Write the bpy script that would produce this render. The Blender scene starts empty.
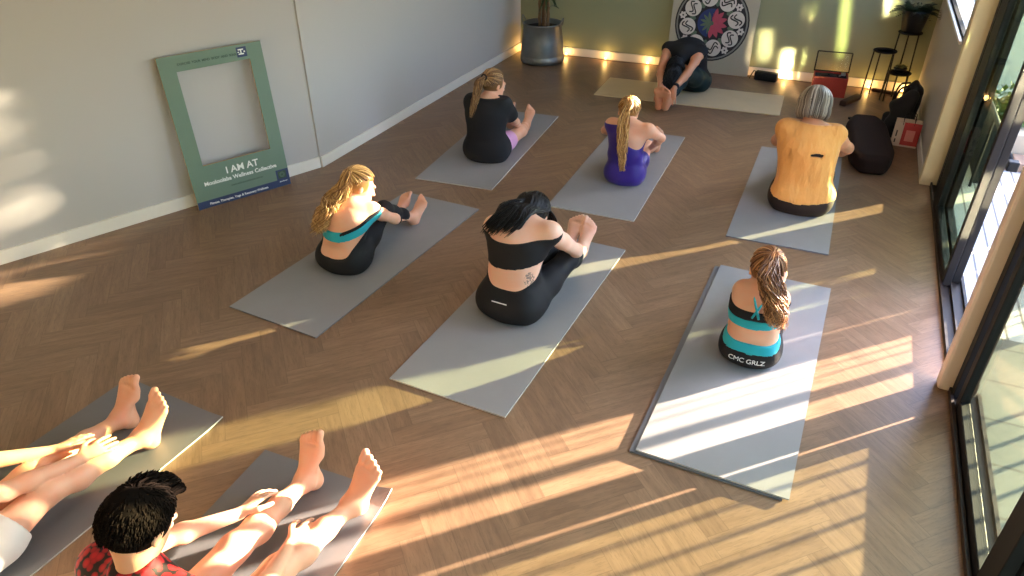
import bpy, bmesh, math, random
import numpy as np
from mathutils import Vector, Matrix

C = bpy.context.scene.collection
SC = bpy.context.scene

# ------------------------------------------------------------------ camera
PHI, PITCH, ROLL, CAMH, FPX = -0.43096463, 0.57134338, -0.00856165, 2.1797427, 712.215
def setup_camera():
    cp, sp = math.cos(PITCH), math.sin(PITCH)
    cy, sy = math.cos(PHI), math.sin(PHI)
    def rot(v):
        return Vector((cy*v[0]+sy*v[1], -sy*v[0]+cy*v[1], v[2]))
    fw = rot((0, cp, -sp)); r = rot((1, 0, 0)); u = rot((0, sp, cp))
    cr, sr = math.cos(ROLL), math.sin(ROLL)
    r2 = r*cr+u*sr; u2 = -r*sr+u*cr
    cd = bpy.data.cameras.new('camera'); co = bpy.data.objects.new('camera', cd); C.objects.link(co)
    m = Matrix((r2, u2, -fw)).transposed().to_4x4(); m.translation = (0, 0, CAMH)
    co.matrix_world = m
    cd.sensor_width = 36; cd.lens = FPX/1024*36; cd.clip_start = 0.05; cd.clip_end = 200
    SC.camera = co
setup_camera()

# ------------------------------------------------------------------ sky, sun, exposure
SUN_E = math.radians(8.4)
world = bpy.data.worlds.new('sky'); SC.world = world; world.use_nodes = True
wn = world.node_tree; wn.nodes.clear()
wo = wn.nodes.new('ShaderNodeOutputWorld'); bg = wn.nodes.new('ShaderNodeBackground')
sky = wn.nodes.new('ShaderNodeTexSky'); sky.sky_type = 'NISHITA'; sky.sun_disc = False
sky.sun_elevation = math.radians(35); sky.sun_rotation = math.radians(45); sky.dust_density = 1.5
tn = wn.nodes.new('ShaderNodeMix'); tn.data_type = 'RGBA'; tn.blend_type = 'MULTIPLY'; tn.inputs[0].default_value = 1.0; tn.inputs[7].default_value = (.86, .96, 1.2, 1)
wn.links.new(sky.outputs[0], tn.inputs[6]); wn.links.new(tn.outputs[2], bg.inputs[0]); wn.links.new(bg.outputs[0], wo.inputs[0])
bg.inputs[1].default_value = 1.5

SUN_DIR = Vector((-math.cos(SUN_E)*math.sqrt(.5), -math.cos(SUN_E)*math.sqrt(.5), -math.sin(SUN_E)))
sl = bpy.data.lights.new('sun', 'SUN'); so = bpy.data.objects.new('sun', sl); C.objects.link(so)
so.rotation_euler = SUN_DIR.to_track_quat('-Z', 'Y').to_euler(); so.location = (8, 10, 4)
sl.energy = 86.0; sl.color = (1.0, 0.80, 0.60); sl.angle = math.radians(0.53)

SC.view_settings.view_transform = 'Standard'; SC.view_settings.look = 'None'
SC.view_settings.gamma = 1.0; SC.view_settings.use_curve_mapping = False
SC.view_settings.exposure = 0.0
SC.cycles.use_denoising = True
SC.cycles.max_bounces = 10; SC.cycles.diffuse_bounces = 6; SC.cycles.transparent_max_bounces = 16

def area_lamp(name, loc, direction, sx, sy, power, color, spread=180.0):
    l = bpy.data.lights.new(name, 'AREA'); o = bpy.data.objects.new(name, l); C.objects.link(o)
    l.shape = 'RECTANGLE'; l.size = sx; l.size_y = sy; l.energy = power; l.color = color
    l.spread = math.radians(spread)
    o.location = loc; o.rotation_euler = Vector(direction).to_track_quat('-Z', 'Y').to_euler()
    return o
# unseen fill lamps added under the ceiling to brighten the studio
for k, (lx, ly) in enumerate([(-1.6, 0.2), (-1.6, 2.6), (-1.6, 5.0)]):
    area_lamp('ceiling_fill', (lx, ly, 2.66), (0, 0, -1), .9, .9, 5.0, (1.0, .9, .78))

# lamps added outside in place of sun glints (small patches on the back wall)
def glint(x, z, w, h, dx, power, rot=0.0):
    d = Vector((-dx, .95, -.10)).normalized(); p = Vector((x, 7.84, z)); o = area_lamp('glint_lamp', p-d*6.9, d, w, h, power, (1.0, .86, .52), 1.1)
    o.rotation_euler.rotate_axis('Z', rot)
glint(-.93, .30, .07, .36, .36, .25, .10); glint(-.735, .31, .11, .30, .35, .55, .12); glint(-.47, .10, .14, .36, .31, 3.4, .1); glint(-.33, .20, .08, .22, .30, .45, .1)
glint(-.345, .64, .09, .17, .30, .5, .15); glint(-.045, .55, .055, .55, .26, 1.5, .12); glint(.27, .81, .26, .22, .12, 3.5, .35)

# ------------------------------------------------------------------ helpers
rng = random.Random(7)
def link_mesh(name, me, mats=None, parent=None, smooth=False):
    o = bpy.data.objects.new(name, me); C.objects.link(o)
    if mats is not None:
        for m in (mats if isinstance(mats, (list, tuple)) else [mats]): me.materials.append(m)
    if smooth:
        me.polygons.foreach_set('use_smooth', [True]*len(me.polygons))
    if parent is not None: o.parent = parent
    return o
def from_bm(name, bm, mats=None, parent=None, smooth=False):
    bmesh.ops.recalc_face_normals(bm, faces=bm.faces)
    me = bpy.data.meshes.new(name); bm.to_mesh(me); bm.free()
    return link_mesh(name, me, mats, parent, smooth)
def tag(o, label, cat, group=None, kind=None):
    if label: o['label'] = label
    if cat: o['category'] = cat
    if group: o['group'] = group
    if kind: o['kind'] = kind
    return o
def empty(name, loc, label, cat, group=None, rz=0.0):
    o = bpy.data.objects.new(name, None); C.objects.link(o); o.location = loc; o.rotation_euler = (0, 0, rz)
    o.empty_display_size = .1
    return tag(o, label, cat, group)
def bm_box(bm, lo, hi, mat=None, bevel=0.0):
    r = bmesh.ops.create_cube(bm, size=1.0)
    vs = r['verts']
    for v in vs:
        v.co = Vector((lo[i]+(v.co[i]+.5)*(hi[i]-lo[i]) for i in range(3)))
    if bevel:
        es = list({e for v in vs for e in v.link_edges})
        r2 = bmesh.ops.bevel(bm, geom=es, offset=bevel, segments=2, affect='EDGES', profile=.5)
        vs = list({v for f in r2['faces'] for v in f.verts} | {v for v in vs if v.is_valid})
    if mat is not None:
        for v in vs: v.co = mat @ v.co
    return vs
def bm_tube(bm, pts, rad, n=8, caps=True):
    pts = [Vector(p) for p in pts]
    rads = rad if isinstance(rad, (list, tuple)) else [rad]*len(pts)
    rings = []; up = None
    for i, p in enumerate(pts):
        d = (pts[min(i+1, len(pts)-1)]-pts[max(i-1, 0)]).normalized()
        if up is None:
            up = d.orthogonal().normalized()
        up = (up-d*up.dot(d)); up = up.normalized() if up.length > 1e-6 else d.orthogonal().normalized()
        w = d.cross(up)
        rings.append([bm.verts.new(p+(up*math.cos(2*math.pi*k/n)+w*math.sin(2*math.pi*k/n))*rads[i]) for k in range(n)])
    for a, b in zip(rings, rings[1:]):
        for k in range(n):
            bm.faces.new((a[k], a[(k+1) % n], b[(k+1) % n], b[k]))
    if caps:
        bm.faces.new(rings[0][::-1]); bm.faces.new(rings[-1])
def bm_lathe(bm, prof, n=32, center=(0, 0, 0), close=False):
    cx, cy, cz = center; rings = []
    for r, z in prof:
        rings.append([bm.verts.new((cx+r*math.cos(2*math.pi*k/n), cy+r*math.sin(2*math.pi*k/n), cz+z)) for k in range(n)])
    for a, b in zip(rings, rings[1:]):
        for k in range(n): bm.faces.new((a[k], a[(k+1) % n], b[(k+1) % n], b[k]))
    bm.faces.new(rings[0][::-1]); bm.faces.new(rings[-1])
def bm_poly(bm, pts):
    return bm.faces.new([bm.verts.new(p) for p in pts])
def bm_prism(bm, pts, d):
    """closed prism from polygon pts (3D, planar) extruded by vector d"""
    d = Vector(d); a = [bm.verts.new(Vector(p)) for p in pts]; b = [bm.verts.new(Vector(p)+d) for p in pts]
    bm.faces.new(a[::-1]); bm.faces.new(b); n = len(pts)
    for k in range(n): bm.faces.new((a[k], a[(k+1) % n], b[(k+1) % n], b[k]))

# ------------------------------------------------------------------ materials
def N(nt, t, **kw):
    n = nt.nodes.new(t)
    for k, v in kw.items(): setattr(n, k, v)
    return n
class NB:
    """tiny node-building helper"""
    def __init__(self, name):
        self.m = bpy.data.materials.new(name); self.m.use_nodes = True
        self.nt = self.m.node_tree; self.nt.nodes.clear()
        self.out = N(self.nt, 'ShaderNodeOutputMaterial')
    def put(self, sock, v):
        if isinstance(v, bpy.types.NodeSocket): self.nt.links.new(v, sock)
        elif v is not None:
            if sock.type == 'RGBA' and len(v) == 3: v = (*v, 1)
            sock.default_value = v
    def math(self, op, a, b=None, c=None):
        n = N(self.nt, 'ShaderNodeMath', operation=op)
        self.put(n.inputs[0], a); self.put(n.inputs[1], b) if b is not None else None
        if c is not None: self.put(n.inputs[2], c)
        return n.outputs[0]
    def mix(self, f, a, b, mode='MIX'):
        n = N(self.nt, 'ShaderNodeMix', data_type='RGBA', blend_type=mode)
        self.put(n.inputs[0], f); self.put(n.inputs[6], a); self.put(n.inputs[7], b)
        return n.outputs[2]
    def mixf(self, f, a, b):
        n = N(self.nt, 'ShaderNodeMix', data_type='FLOAT')
        self.put(n.inputs[0], f); self.put(n.inputs[2], a); self.put(n.inputs[3], b)
        return n.outputs[0]
    def coord(self, which='Object'):
        return N(self.nt, 'ShaderNodeTexCoord').outputs[which]
    def sep(self, v):
        n = N(self.nt, 'ShaderNodeSeparateXYZ'); self.put(n.inputs[0], v); return n.outputs
    def comb(self, x, y, z):
        n = N(self.nt, 'ShaderNodeCombineXYZ'); self.put(n.inputs[0], x); self.put(n.inputs[1], y); self.put(n.inputs[2], z); return n.outputs[0]
    def noise(self, v, scale, detail=3, rough=.5, out=0, dim='3D'):
        n = N(self.nt, 'ShaderNodeTexNoise', noise_dimensions=dim); self.put(n.inputs['Vector'], v)
        n.inputs['Scale'].default_value = scale; n.inputs['Detail'].default_value = detail; n.inputs['Roughness'].default_value = rough
        return n.outputs[out]
    def white(self, v):
        n = N(self.nt, 'ShaderNodeTexWhiteNoise', noise_dimensions='3D'); self.put(n.inputs['Vector'], v); return n.outputs[0]
    def ramp(self, f, stops):
        n = N(self.nt, 'ShaderNodeValToRGB'); self.put(n.inputs[0], f)
        e = n.color_ramp.elements
        while len(e) < len(stops): e.new(.5)
        for k, (p, c) in enumerate(stops): e[k].position = p; e[k].color = (*c, 1)
        return n.outputs[0]
    def bump(self, h, strength=.3, dist=.01):
        n = N(self.nt, 'ShaderNodeBump'); self.put(n.inputs['Height'], h)
        n.inputs['Strength'].default_value = strength; n.inputs['Distance'].default_value = dist
        return n.outputs[0]
    def attr(self, name, out='Color'):
        n = N(self.nt, 'ShaderNodeAttribute'); n.attribute_name = name; return n.outputs[out]
    def bsdf(self, color, rough=.5, normal=None, metal=0.0, spec=.5, sss=0.0, sheen=0.0, emit=None, estr=0.0, coat=0.0):
        n = N(self.nt, 'ShaderNodeBsdfPrincipled')
        self.put(n.inputs['Base Color'], color); self.put(n.inputs['Roughness'], rough)
        self.put(n.inputs['Metallic'], metal); n.inputs['Specular IOR Level'].default_value = spec
        if normal is not None: self.put(n.inputs['Normal'], normal)
        if sss:
            n.inputs['Subsurface Weight'].default_value = sss
            n.inputs['Subsurface Radius'].default_value = (.012, .005, .003); n.inputs['Subsurface Scale'].default_value = 1.0
        if sheen: n.inputs['Sheen Weight'].default_value = sheen; n.inputs['Sheen Roughness'].default_value = .5
        if coat: n.inputs['Coat Weight'].default_value = coat
        if emit: n.inputs['Emission Color'].default_value = (*emit, 1); n.inputs['Emission Strength'].default_value = estr
        self.nt.links.new(n.outputs[0], self.out.inputs[0]); return self.m
def srgb(r, g, b):
    f = lambda c: ((c/255+.055)/1.055)**2.4 if c > 10 else c/255/12.92
    return (f(r), f(g), f(b))

def simple(name, col, rough=.5, metal=0.0, var=.12, scale=30, bump=.0, spec=.5, sheen=0.0, coat=0.0):
    b = NB(name); co = b.coord()
    n = b.noise(co, scale, 4, .6)
    dark = tuple(c*(1-var) for c in col); lite = tuple(min(1, c*(1+var)) for c in col)
    c = b.mix(n, dark, lite)
    nm = b.bump(n, bump, .004) if bump else None
    return b.bsdf(c, rough, nm, metal, spec, sheen=sheen, coat=coat)
def emission(name, col, strength):
    b = NB(name); e = N(b.nt, 'ShaderNodeEmission'); e.inputs[0].default_value = (*col, 1); e.inputs[1].default_value = strength
    b.nt.links.new(e.outputs[0], b.out.inputs[0]); return b.m
def glass_mat(name, tint, refl=1.0, ior=1.45):
    b = NB(name); t = N(b.nt, 'ShaderNodeBsdfTransparent'); t.inputs[0].default_value = (*tint, 1)
    g = N(b.nt, 'ShaderNodeBsdfGlossy'); g.inputs['Roughness'].default_value = .02
    lw = N(b.nt, 'ShaderNodeLayerWeight'); lw.inputs[0].default_value = .5
    fr = b.math('MULTIPLY_ADD', b.math('POWER', lw.outputs['Facing'], 5.0), .9, .04)
    mx = N(b.nt, 'ShaderNodeMixShader')
    b.nt.links.new(b.math('MULTIPLY', fr, refl), mx.inputs[0]); b.nt.links.new(t.outputs[0], mx.inputs[1]); b.nt.links.new(g.outputs[0], mx.inputs[2])
    b.nt.links.new(mx.outputs[0], b.out.inputs[0]); return b.m

def herringbone():
    b = NB('herringbone_oak'); s = b.sep(b.coord('Object'))
    w, n = .096, 5
    q = math.sqrt(.5)
    u = b.math('MULTIPLY_ADD', b.math('ADD', s[0], s[1]), q/w, 400.0)
    v = b.math('MULTIPLY_ADD', b.math('SUBTRACT', s[1], s[0]), q/w, 400.0)
    i = b.math('FLOOR', u); j = b.math('FLOOR', v)
    d = b.math('SUBTRACT', i, j)
    qq = b.math('FLOOR', b.math('DIVIDE', d, 2*n))
    m = b.math('SUBTRACT', d, b.math('MULTIPLY', qq, 2*n))
    hor = b.math('LESS_THAN', m, n-.5)
    fu = b.math('FRACT', u); fv = b.math('FRACT', v)
    alh = b.math('SUBTRACT', u, b.math('ADD', j, b.math('MULTIPLY', qq, 2*n)))            # 0..n
    alv = b.math('SUBTRACT', v, b.math('SUBTRACT', i, b.math('MULTIPLY_ADD', qq, 2*n, 2*n-1)))
    al = b.mixf(hor, alv, alh); ac = b.mixf(hor, fu, fv)
    idv = b.comb(b.mixf(hor, i, j), qq, b.math('MULTIPLY', hor, 7.3))
    rnd = b.white(idv)
    gv = b.comb(b.math('MULTIPLY_ADD', rnd, 37.0, b.math('MULTIPLY', al, .22)), b.math('MULTIPLY_ADD', rnd, 91.0, b.math('MULTIPLY', ac, 1.6)), b.math('MULTIPLY', rnd, 55.0))
    g1 = b.noise(gv, 2.2, 6, .62); g2 = b.noise(gv, 9.0, 4, .6)
    base = b.ramp(rnd, [(0, srgb(128, 103, 82)), (.35, srgb(136, 110, 88)), (.7, srgb(142, 116, 93)), (1, srgb(132, 106, 84))])
    col = b.mix(b.ramp(g1, [(.3, (.0, .0, .0)), (.72, (1, 1, 1))]), b.mix(1.0, base, (.76, .72, .69), 'MULTIPLY'), b.mix(1.0, base, (1.16, 1.14, 1.1), 'MULTIPLY'))
    col = b.mix(b.math('MULTIPLY', b.math('GREATER_THAN', g2, .57), .2), col, (.07, .045, .025))
    # grooves
    ea = b.math('MINIMUM', ac, b.math('SUBTRACT', 1.0, ac)); el = b.math('MINIMUM', al, b.math('SUBTRACT', float(n), al))
    e = b.math('MINIMUM', ea, el)
    gr = b.math('LESS_THAN', e, .014)
    col = b.mix(b.math('MULTIPLY', gr, .28), col, (.035, .022, .012))
    hgt = b.math('SUBTRACT', b.math('MULTIPLY', g1, .3), gr)
    return b.bsdf(col, b.math('MULTIPLY_ADD', g1, .14, .34), None, spec=.45)

def wall_paint(name, col):
    b = NB(name); co = b.coord('Object')
    n = b.noise(co, 160, 3, .6); n2 = b.noise(co, 1.3, 3, .5)
    c = b.mix(n2, tuple(x*.965 for x in col), tuple(min(1, x*1.02) for x in col))
    return b.bsdf(c, .65, b.bump(n, .06, .002), spec=.25)

M = {}
M['floor'] = herringbone()
M['white_wall'] = wall_paint('white_wall_paint', srgb(186, 182, 177))
M['green_wall'] = wall_paint('sage_wall_paint', srgb(150, 154, 122))
M['ceiling'] = wall_paint('ceiling_paint', srgb(235, 232, 226))
M['trim'] = simple('painted_trim', srgb(232, 226, 214), .4, var=.03)
M['cream_trim'] = simple('cream_trim', srgb(226, 210, 170), .4, var=.04)
M['pillar'] = simple('pillar_paint', srgb(214, 196, 178), .42, var=.05, scale=12)
M['white_sill'] = simple('white_outer_sill', srgb(240, 240, 240), .35, var=.02)
M['black_metal'] = simple('black_powdercoat', (.010, .010, .011), .55, var=.2, spec=.25)
M['bronze_metal'] = simple('bronze_powdercoat', (.03, .022, .017), .5, var=.2, spec=.3)
M['glass'] = glass_mat('tinted_glass', (.70, .74, .62), .9)
M['dark_glass'] = glass_mat('stacked_dark_glass', (.78, .82, .72), .18)
M['window_glass'] = glass_mat('window_glass', (.93, .95, .93), .4)
def mat_mat(name, col, rough=.55, em=.05):
    b = NB(name); co = b.coord('Object')
    n = b.noise(co, 260, 2, .6); n2 = b.noise(co, 6, 4, .6)
    c = b.mix(n2, tuple(x*.9 for x in col), tuple(x*1.08 for x in col))
    c = b.mix(b.math('MULTIPLY', n, .25), c, tuple(x*.6 for x in col))
    return b.bsdf(c, rough, b.bump(n, .08, .001), spec=.4)
M['yoga_grey'] = mat_mat('grey_yoga_mat', srgb(146, 145, 146))
M['yoga_edge'] = simple('yoga_mat_edge', srgb(190, 188, 182), .6)
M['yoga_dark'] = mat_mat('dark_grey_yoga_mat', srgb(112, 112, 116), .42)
M['yoga_cream'] = mat_mat('cream_yoga_mat', srgb(214, 194, 156))

# ------------------------------------------------------------------ setting
def struct(name, bm, mats, parent=None, smooth=False):
    o = from_bm(name, bm, mats, parent, smooth)
    if parent is None: o['kind'] = 'structure'
    return o
CEIL = 2.70
XR, YB, XL, YF = .74, 7.86, -3.475, -2.6
CORN = (-3.49, 4.06); ANG_END = (CORN[0]-.82*3.524, CORN[1]-1.89*3.524)      # the splayed side wall
bm = bmesh.new(); bm_prism(bm, [(XR+.10, YF, 0), (XR+.10, YB, 0), (XL, YB, 0), (XL, CORN[1], 0), (ANG_END[0], YF, 0)], (0, 0, -.12)); struct('floor', bm, M['floor'])
bm = bmesh.new(); bm_box(bm, (-6.9, YF-.15, CEIL), (XR+.35, YB+.15, CEIL+.12)); struct('ceiling', bm, M['ceiling'])
bm = bmesh.new(); bm_box(bm, (XL-.15, YB, -.12), (XR+.35, YB+.15, CEIL)); struct('wall_back', bm, M['green_wall'])
bm = bmesh.new(); bm_box(bm, (XL-.15, CORN[1], -.12), (XL, YB, CEIL)); struct('wall_left', bm, M['white_wall'])
dv = Vector((-.82, -1.89, 0)).normalized(); nv = Vector((dv.y, -dv.x, 0))   # outward normal (to the left)
if nv.x > 0: nv = -nv
bm = bmesh.new(); a = Vector((*CORN, -.12)); e = Vector((*ANG_END, -.12))
bm_prism(bm, [a, e, e+nv*.15, a+nv*.15+Vector((0, .05, 0))], (0, 0, CEIL+.12)); struct('wall_left_splayed', bm, M['white_wall'])
bm = bmesh.new(); bm_box(bm, (-6.9, YF-.15, -.12), (XR+.35, YF, CEIL)); struct('wall_front', bm, M['white_wall'])
# right wall: solid pieces around the window and the two door openings
WY0, WY1, WZ0, WZ1 = 5.80, 7.50, .95, 2.05
DOORTOP = 2.12
bm = bmesh.new()
T = .16
X0, X1 = .72, .72+T
bm_box(bm, (X0, 5.60, -.12), (X1, YB, WZ0)); bm_box(bm, (X0, 5.60, WZ1), (X1, YB, CEIL))
bm_box(bm, (X0, 5.60, WZ0), (X1, WY0, WZ1)); bm_box(bm, (X0, WY1, WZ0), (X1, YB, WZ1))
bm_box(bm, (X0, YF, DOORTOP), (X1, 5.60, CEIL)); bm_box(bm, (X0, YF, -.12), (X1, -.30, DOORTOP))
struct('wall_right', bm, M['white_wall'])
# baseboards
bm = bmesh.new(); bm_box(bm, (XL+.014, YB-.014, 0), (X0, YB, .085), bevel=.003); struct('baseboard_back', bm, M['trim'])
bm = bmesh.new(); bm_box(bm, (XL, CORN[1], 0), (XL+.014, YB, .085), bevel=.003); struct('baseboard_left', bm, M['trim'])
bm = bmesh.new(); a = Vector((*CORN, 0)); e = Vector((*ANG_END, 0)); bm_prism(bm, [a, e, e-nv*.014, a-nv*.014], (0, 0, .085)); struct('baseboard_splayed', bm, M['trim'])
bm = bmesh.new(); bm_box(bm, (X0-.012, 5.60, 0), (X0, YB-.014, .085), bevel=.003); struct('baseboard_right', bm, M['trim'])
# jamb trim beside the far sliding door
bm = bmesh.new(); bm_box(bm, (.705, 5.535, 0), (.86, 5.615, DOORTOP), bevel=.006); struct('trim_1', bm, M['cream_trim'])
# pillar between the two doors: moulded post
bm = bmesh.new()
bm_box(bm, (.728, 3.085, 0), (.80, 3.158, DOORTOP), bevel=.014)
bm_box(bm, (.79, 3.09, 0), (.86, 3.15, DOORTOP), bevel=.006)
struct('trim_2', bm, M['pillar'])
# high window
wroot = bpy.data.objects.new('window_1', None); C.objects.link(wroot); wroot.location = ((X0+X1)/2, (WY0+WY1)/2, WZ0); wroot['kind'] = 'structure'
def local(o, root): o.matrix_parent_inverse = Matrix.Translation(-Vector(root.location))
bm = bmesh.new()
f = .035
for lo, hi in [((.728, WY0, WZ0), (.762, WY0+f, WZ1)), ((.728, WY1-f, WZ0), (.762, WY1, WZ1)), ((.728, WY0+f, WZ0), (.762, WY1-f, WZ0+.012)), ((.728, WY0+f, WZ1-f), (.762, WY1-f, WZ1))]:
    bm_box(bm, lo, hi, bevel=.003)
o = from_bm('window_frame', bm, M['black_metal'], wroot); local(o, wroot)
bm = bmesh.new(); bm_box(bm, (.742, WY0+f-.01, WZ0+.006), (.747, WY1-f+.01, WZ1-f+.01)); o = from_bm('window_pane', bm, M['window_glass'], wroot); local(o, wroot)
bm = bmesh.new(); bm_box(bm, (.762, WY0, WZ0-.001), (X1+.02, WY1, WZ0+.006)); o = from_bm('outer_sill', bm, M['white_sill'], wroot); local(o, wroot)
bm = bmesh.new(); bm_box(bm, (X0-.02, WY0-.02, WZ0-.02), (X0+.02, WY1+.02, WZ0), bevel=.004); o = from_bm('window_sill', bm, M['trim'], wroot); local(o, wroot)

# sliding doors -----------------------------------------------------------
def door(name, y0, y1, panels, sill_h=.03):
    root = bpy.data.objects.new(name, None); C.objects.link(root); root.location = (.82, (y0+y1)/2, 0); root['kind'] = 'structure'
    bm = bmesh.new()
    bm_box(bm, (.775, y0, -.02), (.90, y1, .012)); bm_box(bm, (.775, y0, .012), (.787, y1, sill_h)); bm_box(bm, (.828, y0, .012), (.836, y1, sill_h)); bm_box(bm, (.885, y0, .012), (.90, y1, sill_h))
    o = from_bm('door_track', bm, M['bronze_metal'], root); local(o, root)
    bm = bmesh.new(); bm_box(bm, (.775, y0, DOORTOP-.06), (.90, y1, DOORTOP)); o = from_bm('door_head', bm, M['black_metal'], root); local(o, root)
    for (p0, p1, x, st0, st1, gl, fm) in panels:
        bm = bmesh.new(); r = .072
        bm_box(bm, (x-.02, p0, .014), (x+.02, p0+st0, DOORTOP-.05), bevel=.004); bm_box(bm, (x-.02, p1-st1, .014), (x+.02, p1, DOORTOP-.05), bevel=.004)
        bm_box(bm, (x-.02, p0+st0, .014), (x+.02, p1-st1, r), bevel=.004); bm_box(bm, (x-.02, p0+st0, DOORTOP-.13), (x+.02, p1-st1, DOORTOP-.05), bevel=.004)
        pf = from_bm('door_panel', bm, M[fm], root); local(pf, root)
        bm = bmesh.new(); bm_box(bm, (x-.003, p0+st0-.01, r-.01), (x+.003, p1-st1+.01, DOORTOP-.12))
        g = from_bm('door_glass', bm, M[gl], pf)
        g.matrix_parent_inverse = (Matrix.Translation(root.location) @ pf.matrix_parent_inverse).inverted()
    return root
d1 = door('door_1', 3.15, 5.535, [(4.06, 5.25, .807, .055, .22, 'dark_glass', 'black_metal'), (4.12, 5.25, .860, .055, .22, 'dark_glass', 'black_metal'), (5.262, 5.535, .835, .018, .07, 'glass', 'black_metal')])
d2 = door('door_2', -.30, 3.085, [(1.88, 2.992, .815, .13, .055, 'glass', 'black_metal'), (.70, 1.95, .860, .08, .08, 'glass', 'black_metal'), (-.3, .74, .815, .08, .08, 'glass', 'black_metal')])
bm = bmesh.new(); bm_box(bm, (.785, 3.028, .012), (.82, 3.085, DOORTOP-.06), bevel=.003); o = from_bm('door_jamb', bm, M['black_metal'], d2); local(o, d2)
bm = bmesh.new(); bm_box(bm, (.785, 1.93, .95), (.797, 1.96, 1.15), bevel=.004); o = from_bm('door_handle', bm, M['black_metal'], d2); local(o, d2)

# ------------------------------------------------------------------ outside
M['paver'] = None
def paver_mat():
    b = NB('patio_pavers'); s = b.sep(b.coord('Object'))
    k = .30
    u = b.math('DIVIDE', s[0], k); v = b.math('DIVIDE', s[1], k)
    fu = b.math('FRACT', b.math('ADD', u, 50.0)); fv = b.math('FRACT', b.math('ADD', v, 50.0))
    e = b.math('MINIMUM', b.math('MINIMUM', fu, b.math('SUBTRACT', 1.0, fu)), b.math('MINIMUM', fv, b.math('SUBTRACT', 1.0, fv)))
    rnd = b.white(b.comb(b.math('FLOOR', u), b.math('FLOOR', v), 0.0))
    c = b.mix(rnd, srgb(84, 94, 88), srgb(102, 109, 101))
    c = b.mix(b.math('MULTIPLY', b.noise(b.coord('Object'), 9, 4), .4), c, srgb(84, 92, 84))
    c = b.mix(b.math('LESS_THAN', e, .025), c, srgb(58, 64, 58))
    return b.bsdf(c, .6)
def deck_mat():
    b = NB('pale_deck_boards'); s = b.sep(b.coord('Object'))
    u = b.math('DIVIDE', s[0], .09); fu = b.math('FRACT', b.math('ADD', u, 50.0))
    rnd = b.white(b.comb(b.math('FLOOR', u), 0.0, 0.0))
    c = b.mix(rnd, srgb(196, 196, 196), srgb(220, 214, 204))
    c = b.mix(b.math('LESS_THAN', fu, .13), c, srgb(112, 108, 104))
    return b.bsdf(c, .6)
M['paver'] = paver_mat(); M['deck'] = deck_mat()
M['outer_wall'] = simple('rendered_outer_wall', srgb(206, 206, 208), .8, var=.06, bump=.1)
M['brick'] = simple('brick_edging', srgb(150, 124, 104), .8, var=.3, scale=16)
M['leaf'] = simple('garden_leaf', srgb(92, 118, 48), .5, var=.4, scale=20)
M['hedge'] = simple('hedge_leaf', srgb(60, 84, 40), .55, var=.4, scale=20)
M['planter_wall'] = simple('planter_wall', srgb(206, 194, 170), .8, var=.06)
bm = bmesh.new(); bm_box(bm, (.90, -3, -.16), (9, 3.7, -.03)); struct('patio_floor', bm, M['paver'])
bm = bmesh.new(); bm_box(bm, (.90, 3.7, -.16), (9, 14, -.03)); struct('deck_floor', bm, M['deck'])
def leaf_cluster(bm, n, fn, size, r):
    for _ in range(n):
        p = Vector(fn()); d = Vector((r.uniform(-1, 1), r.uniform(-1, 1), r.uniform(-.2, 1))).normalized()
        s = d.orthogonal().normalized(); s.rotate(Matrix.Rotation(r.uniform(0, 6.28), 3, d))
        L = size*r.uniform(.6, 1.3); w = L*.28; nrm = d.cross(s)
        pts = [p, p+d*L*.4+s*w-nrm*L*.04, p+d*L, p+d*L*.4-s*w-nrm*L*.04]
        m = p+d*L*.45+nrm*L*.06
        v = [bm.verts.new(x) for x in pts]; c = bm.verts.new(m)
        for k in range(4): bm.faces.new((v[k], v[(k+1) % 4], c))
r5 = random.Random(5)
# brick edging + planter with shrub at the end of the deck
bm = bmesh.new()
for k in range(4): bm_box(bm, (1.14+k*.115, 6.15, -.03), (1.245+k*.115, 6.37, .035), bevel=.006)
tag(from_bm('brick_edging', bm, M['brick']), 'row of tan bricks edging the pale deck outside the open door', 'edging')
pl = empty('garden_planter', (1.52, 6.72, -.03), 'low cream planter wall with green shrub outside the open glass door', 'planter')
bm = bmesh.new(); bm_box(bm, (-.36, -.30, 0), (.36, .25, .20), bevel=.01); from_bm('planter_box', bm, M['planter_wall'], pl)
bm = bmesh.new(); leaf_cluster(bm, 900, lambda: (r5.uniform(-.33, .33), r5.uniform(-.2, .2), .18+abs(r5.gauss(0, .13))), .07, r5); from_bm('foliage', bm, M['leaf'], pl)
bm = bmesh.new(); bm_box(bm, (1.4, 8.6, -.16), (1.95, 8.8, 2.4)); o = struct('outside_wall', bm, M['outer_wall'])
# upright-bar balustrade along the terrace: its bars cut the sun into stripes
def yline(yw): return yw+1.2
def fence():
    ox, oy = 1.98, 3.4
    t = empty('balustrade', (ox, oy, -.03), 'black upright bar balustrade along the terrace outside the glass doors', 'balustrade')
    for yw in [2.80, 2.645, 2.50, 2.355, 2.21, 2.065, 1.92, 1.775, 1.63, 1.485, 1.34]:
        y = yline(yw)-oy; bm = bmesh.new(); bm_box(bm, (-.007, y-.007, 0), (.007, y+.007, 1.34)); from_bm('baluster', bm, M['black_metal'], t)
    for yw in (3.51, 3.585):
        y = yline(yw)-oy; bm = bmesh.new(); bm_box(bm, (-.003, y-.003, 0), (.003, y+.003, 1.34)); from_bm('baluster', bm, M['black_metal'], t)
    bm = bmesh.new(); bm_box(bm, (-.03, -1.1, 1.34), (.03, yline(3.88)-oy, 1.39), bevel=.004); from_bm('handrail', bm, M['black_metal'], t)
    for yw, dx, dy in ((3.365, .04, .05), (3.76, .06, .18)):  # the wide second post is added to block sun beside the open gap
        y = yline(yw)-oy; bm = bmesh.new(); bm_box(bm, (-dx/2, y-dy/2, 0), (dx/2, y+dy/2, 1.40), bevel=.003); from_bm('post', bm, M['black_metal'], t)
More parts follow.
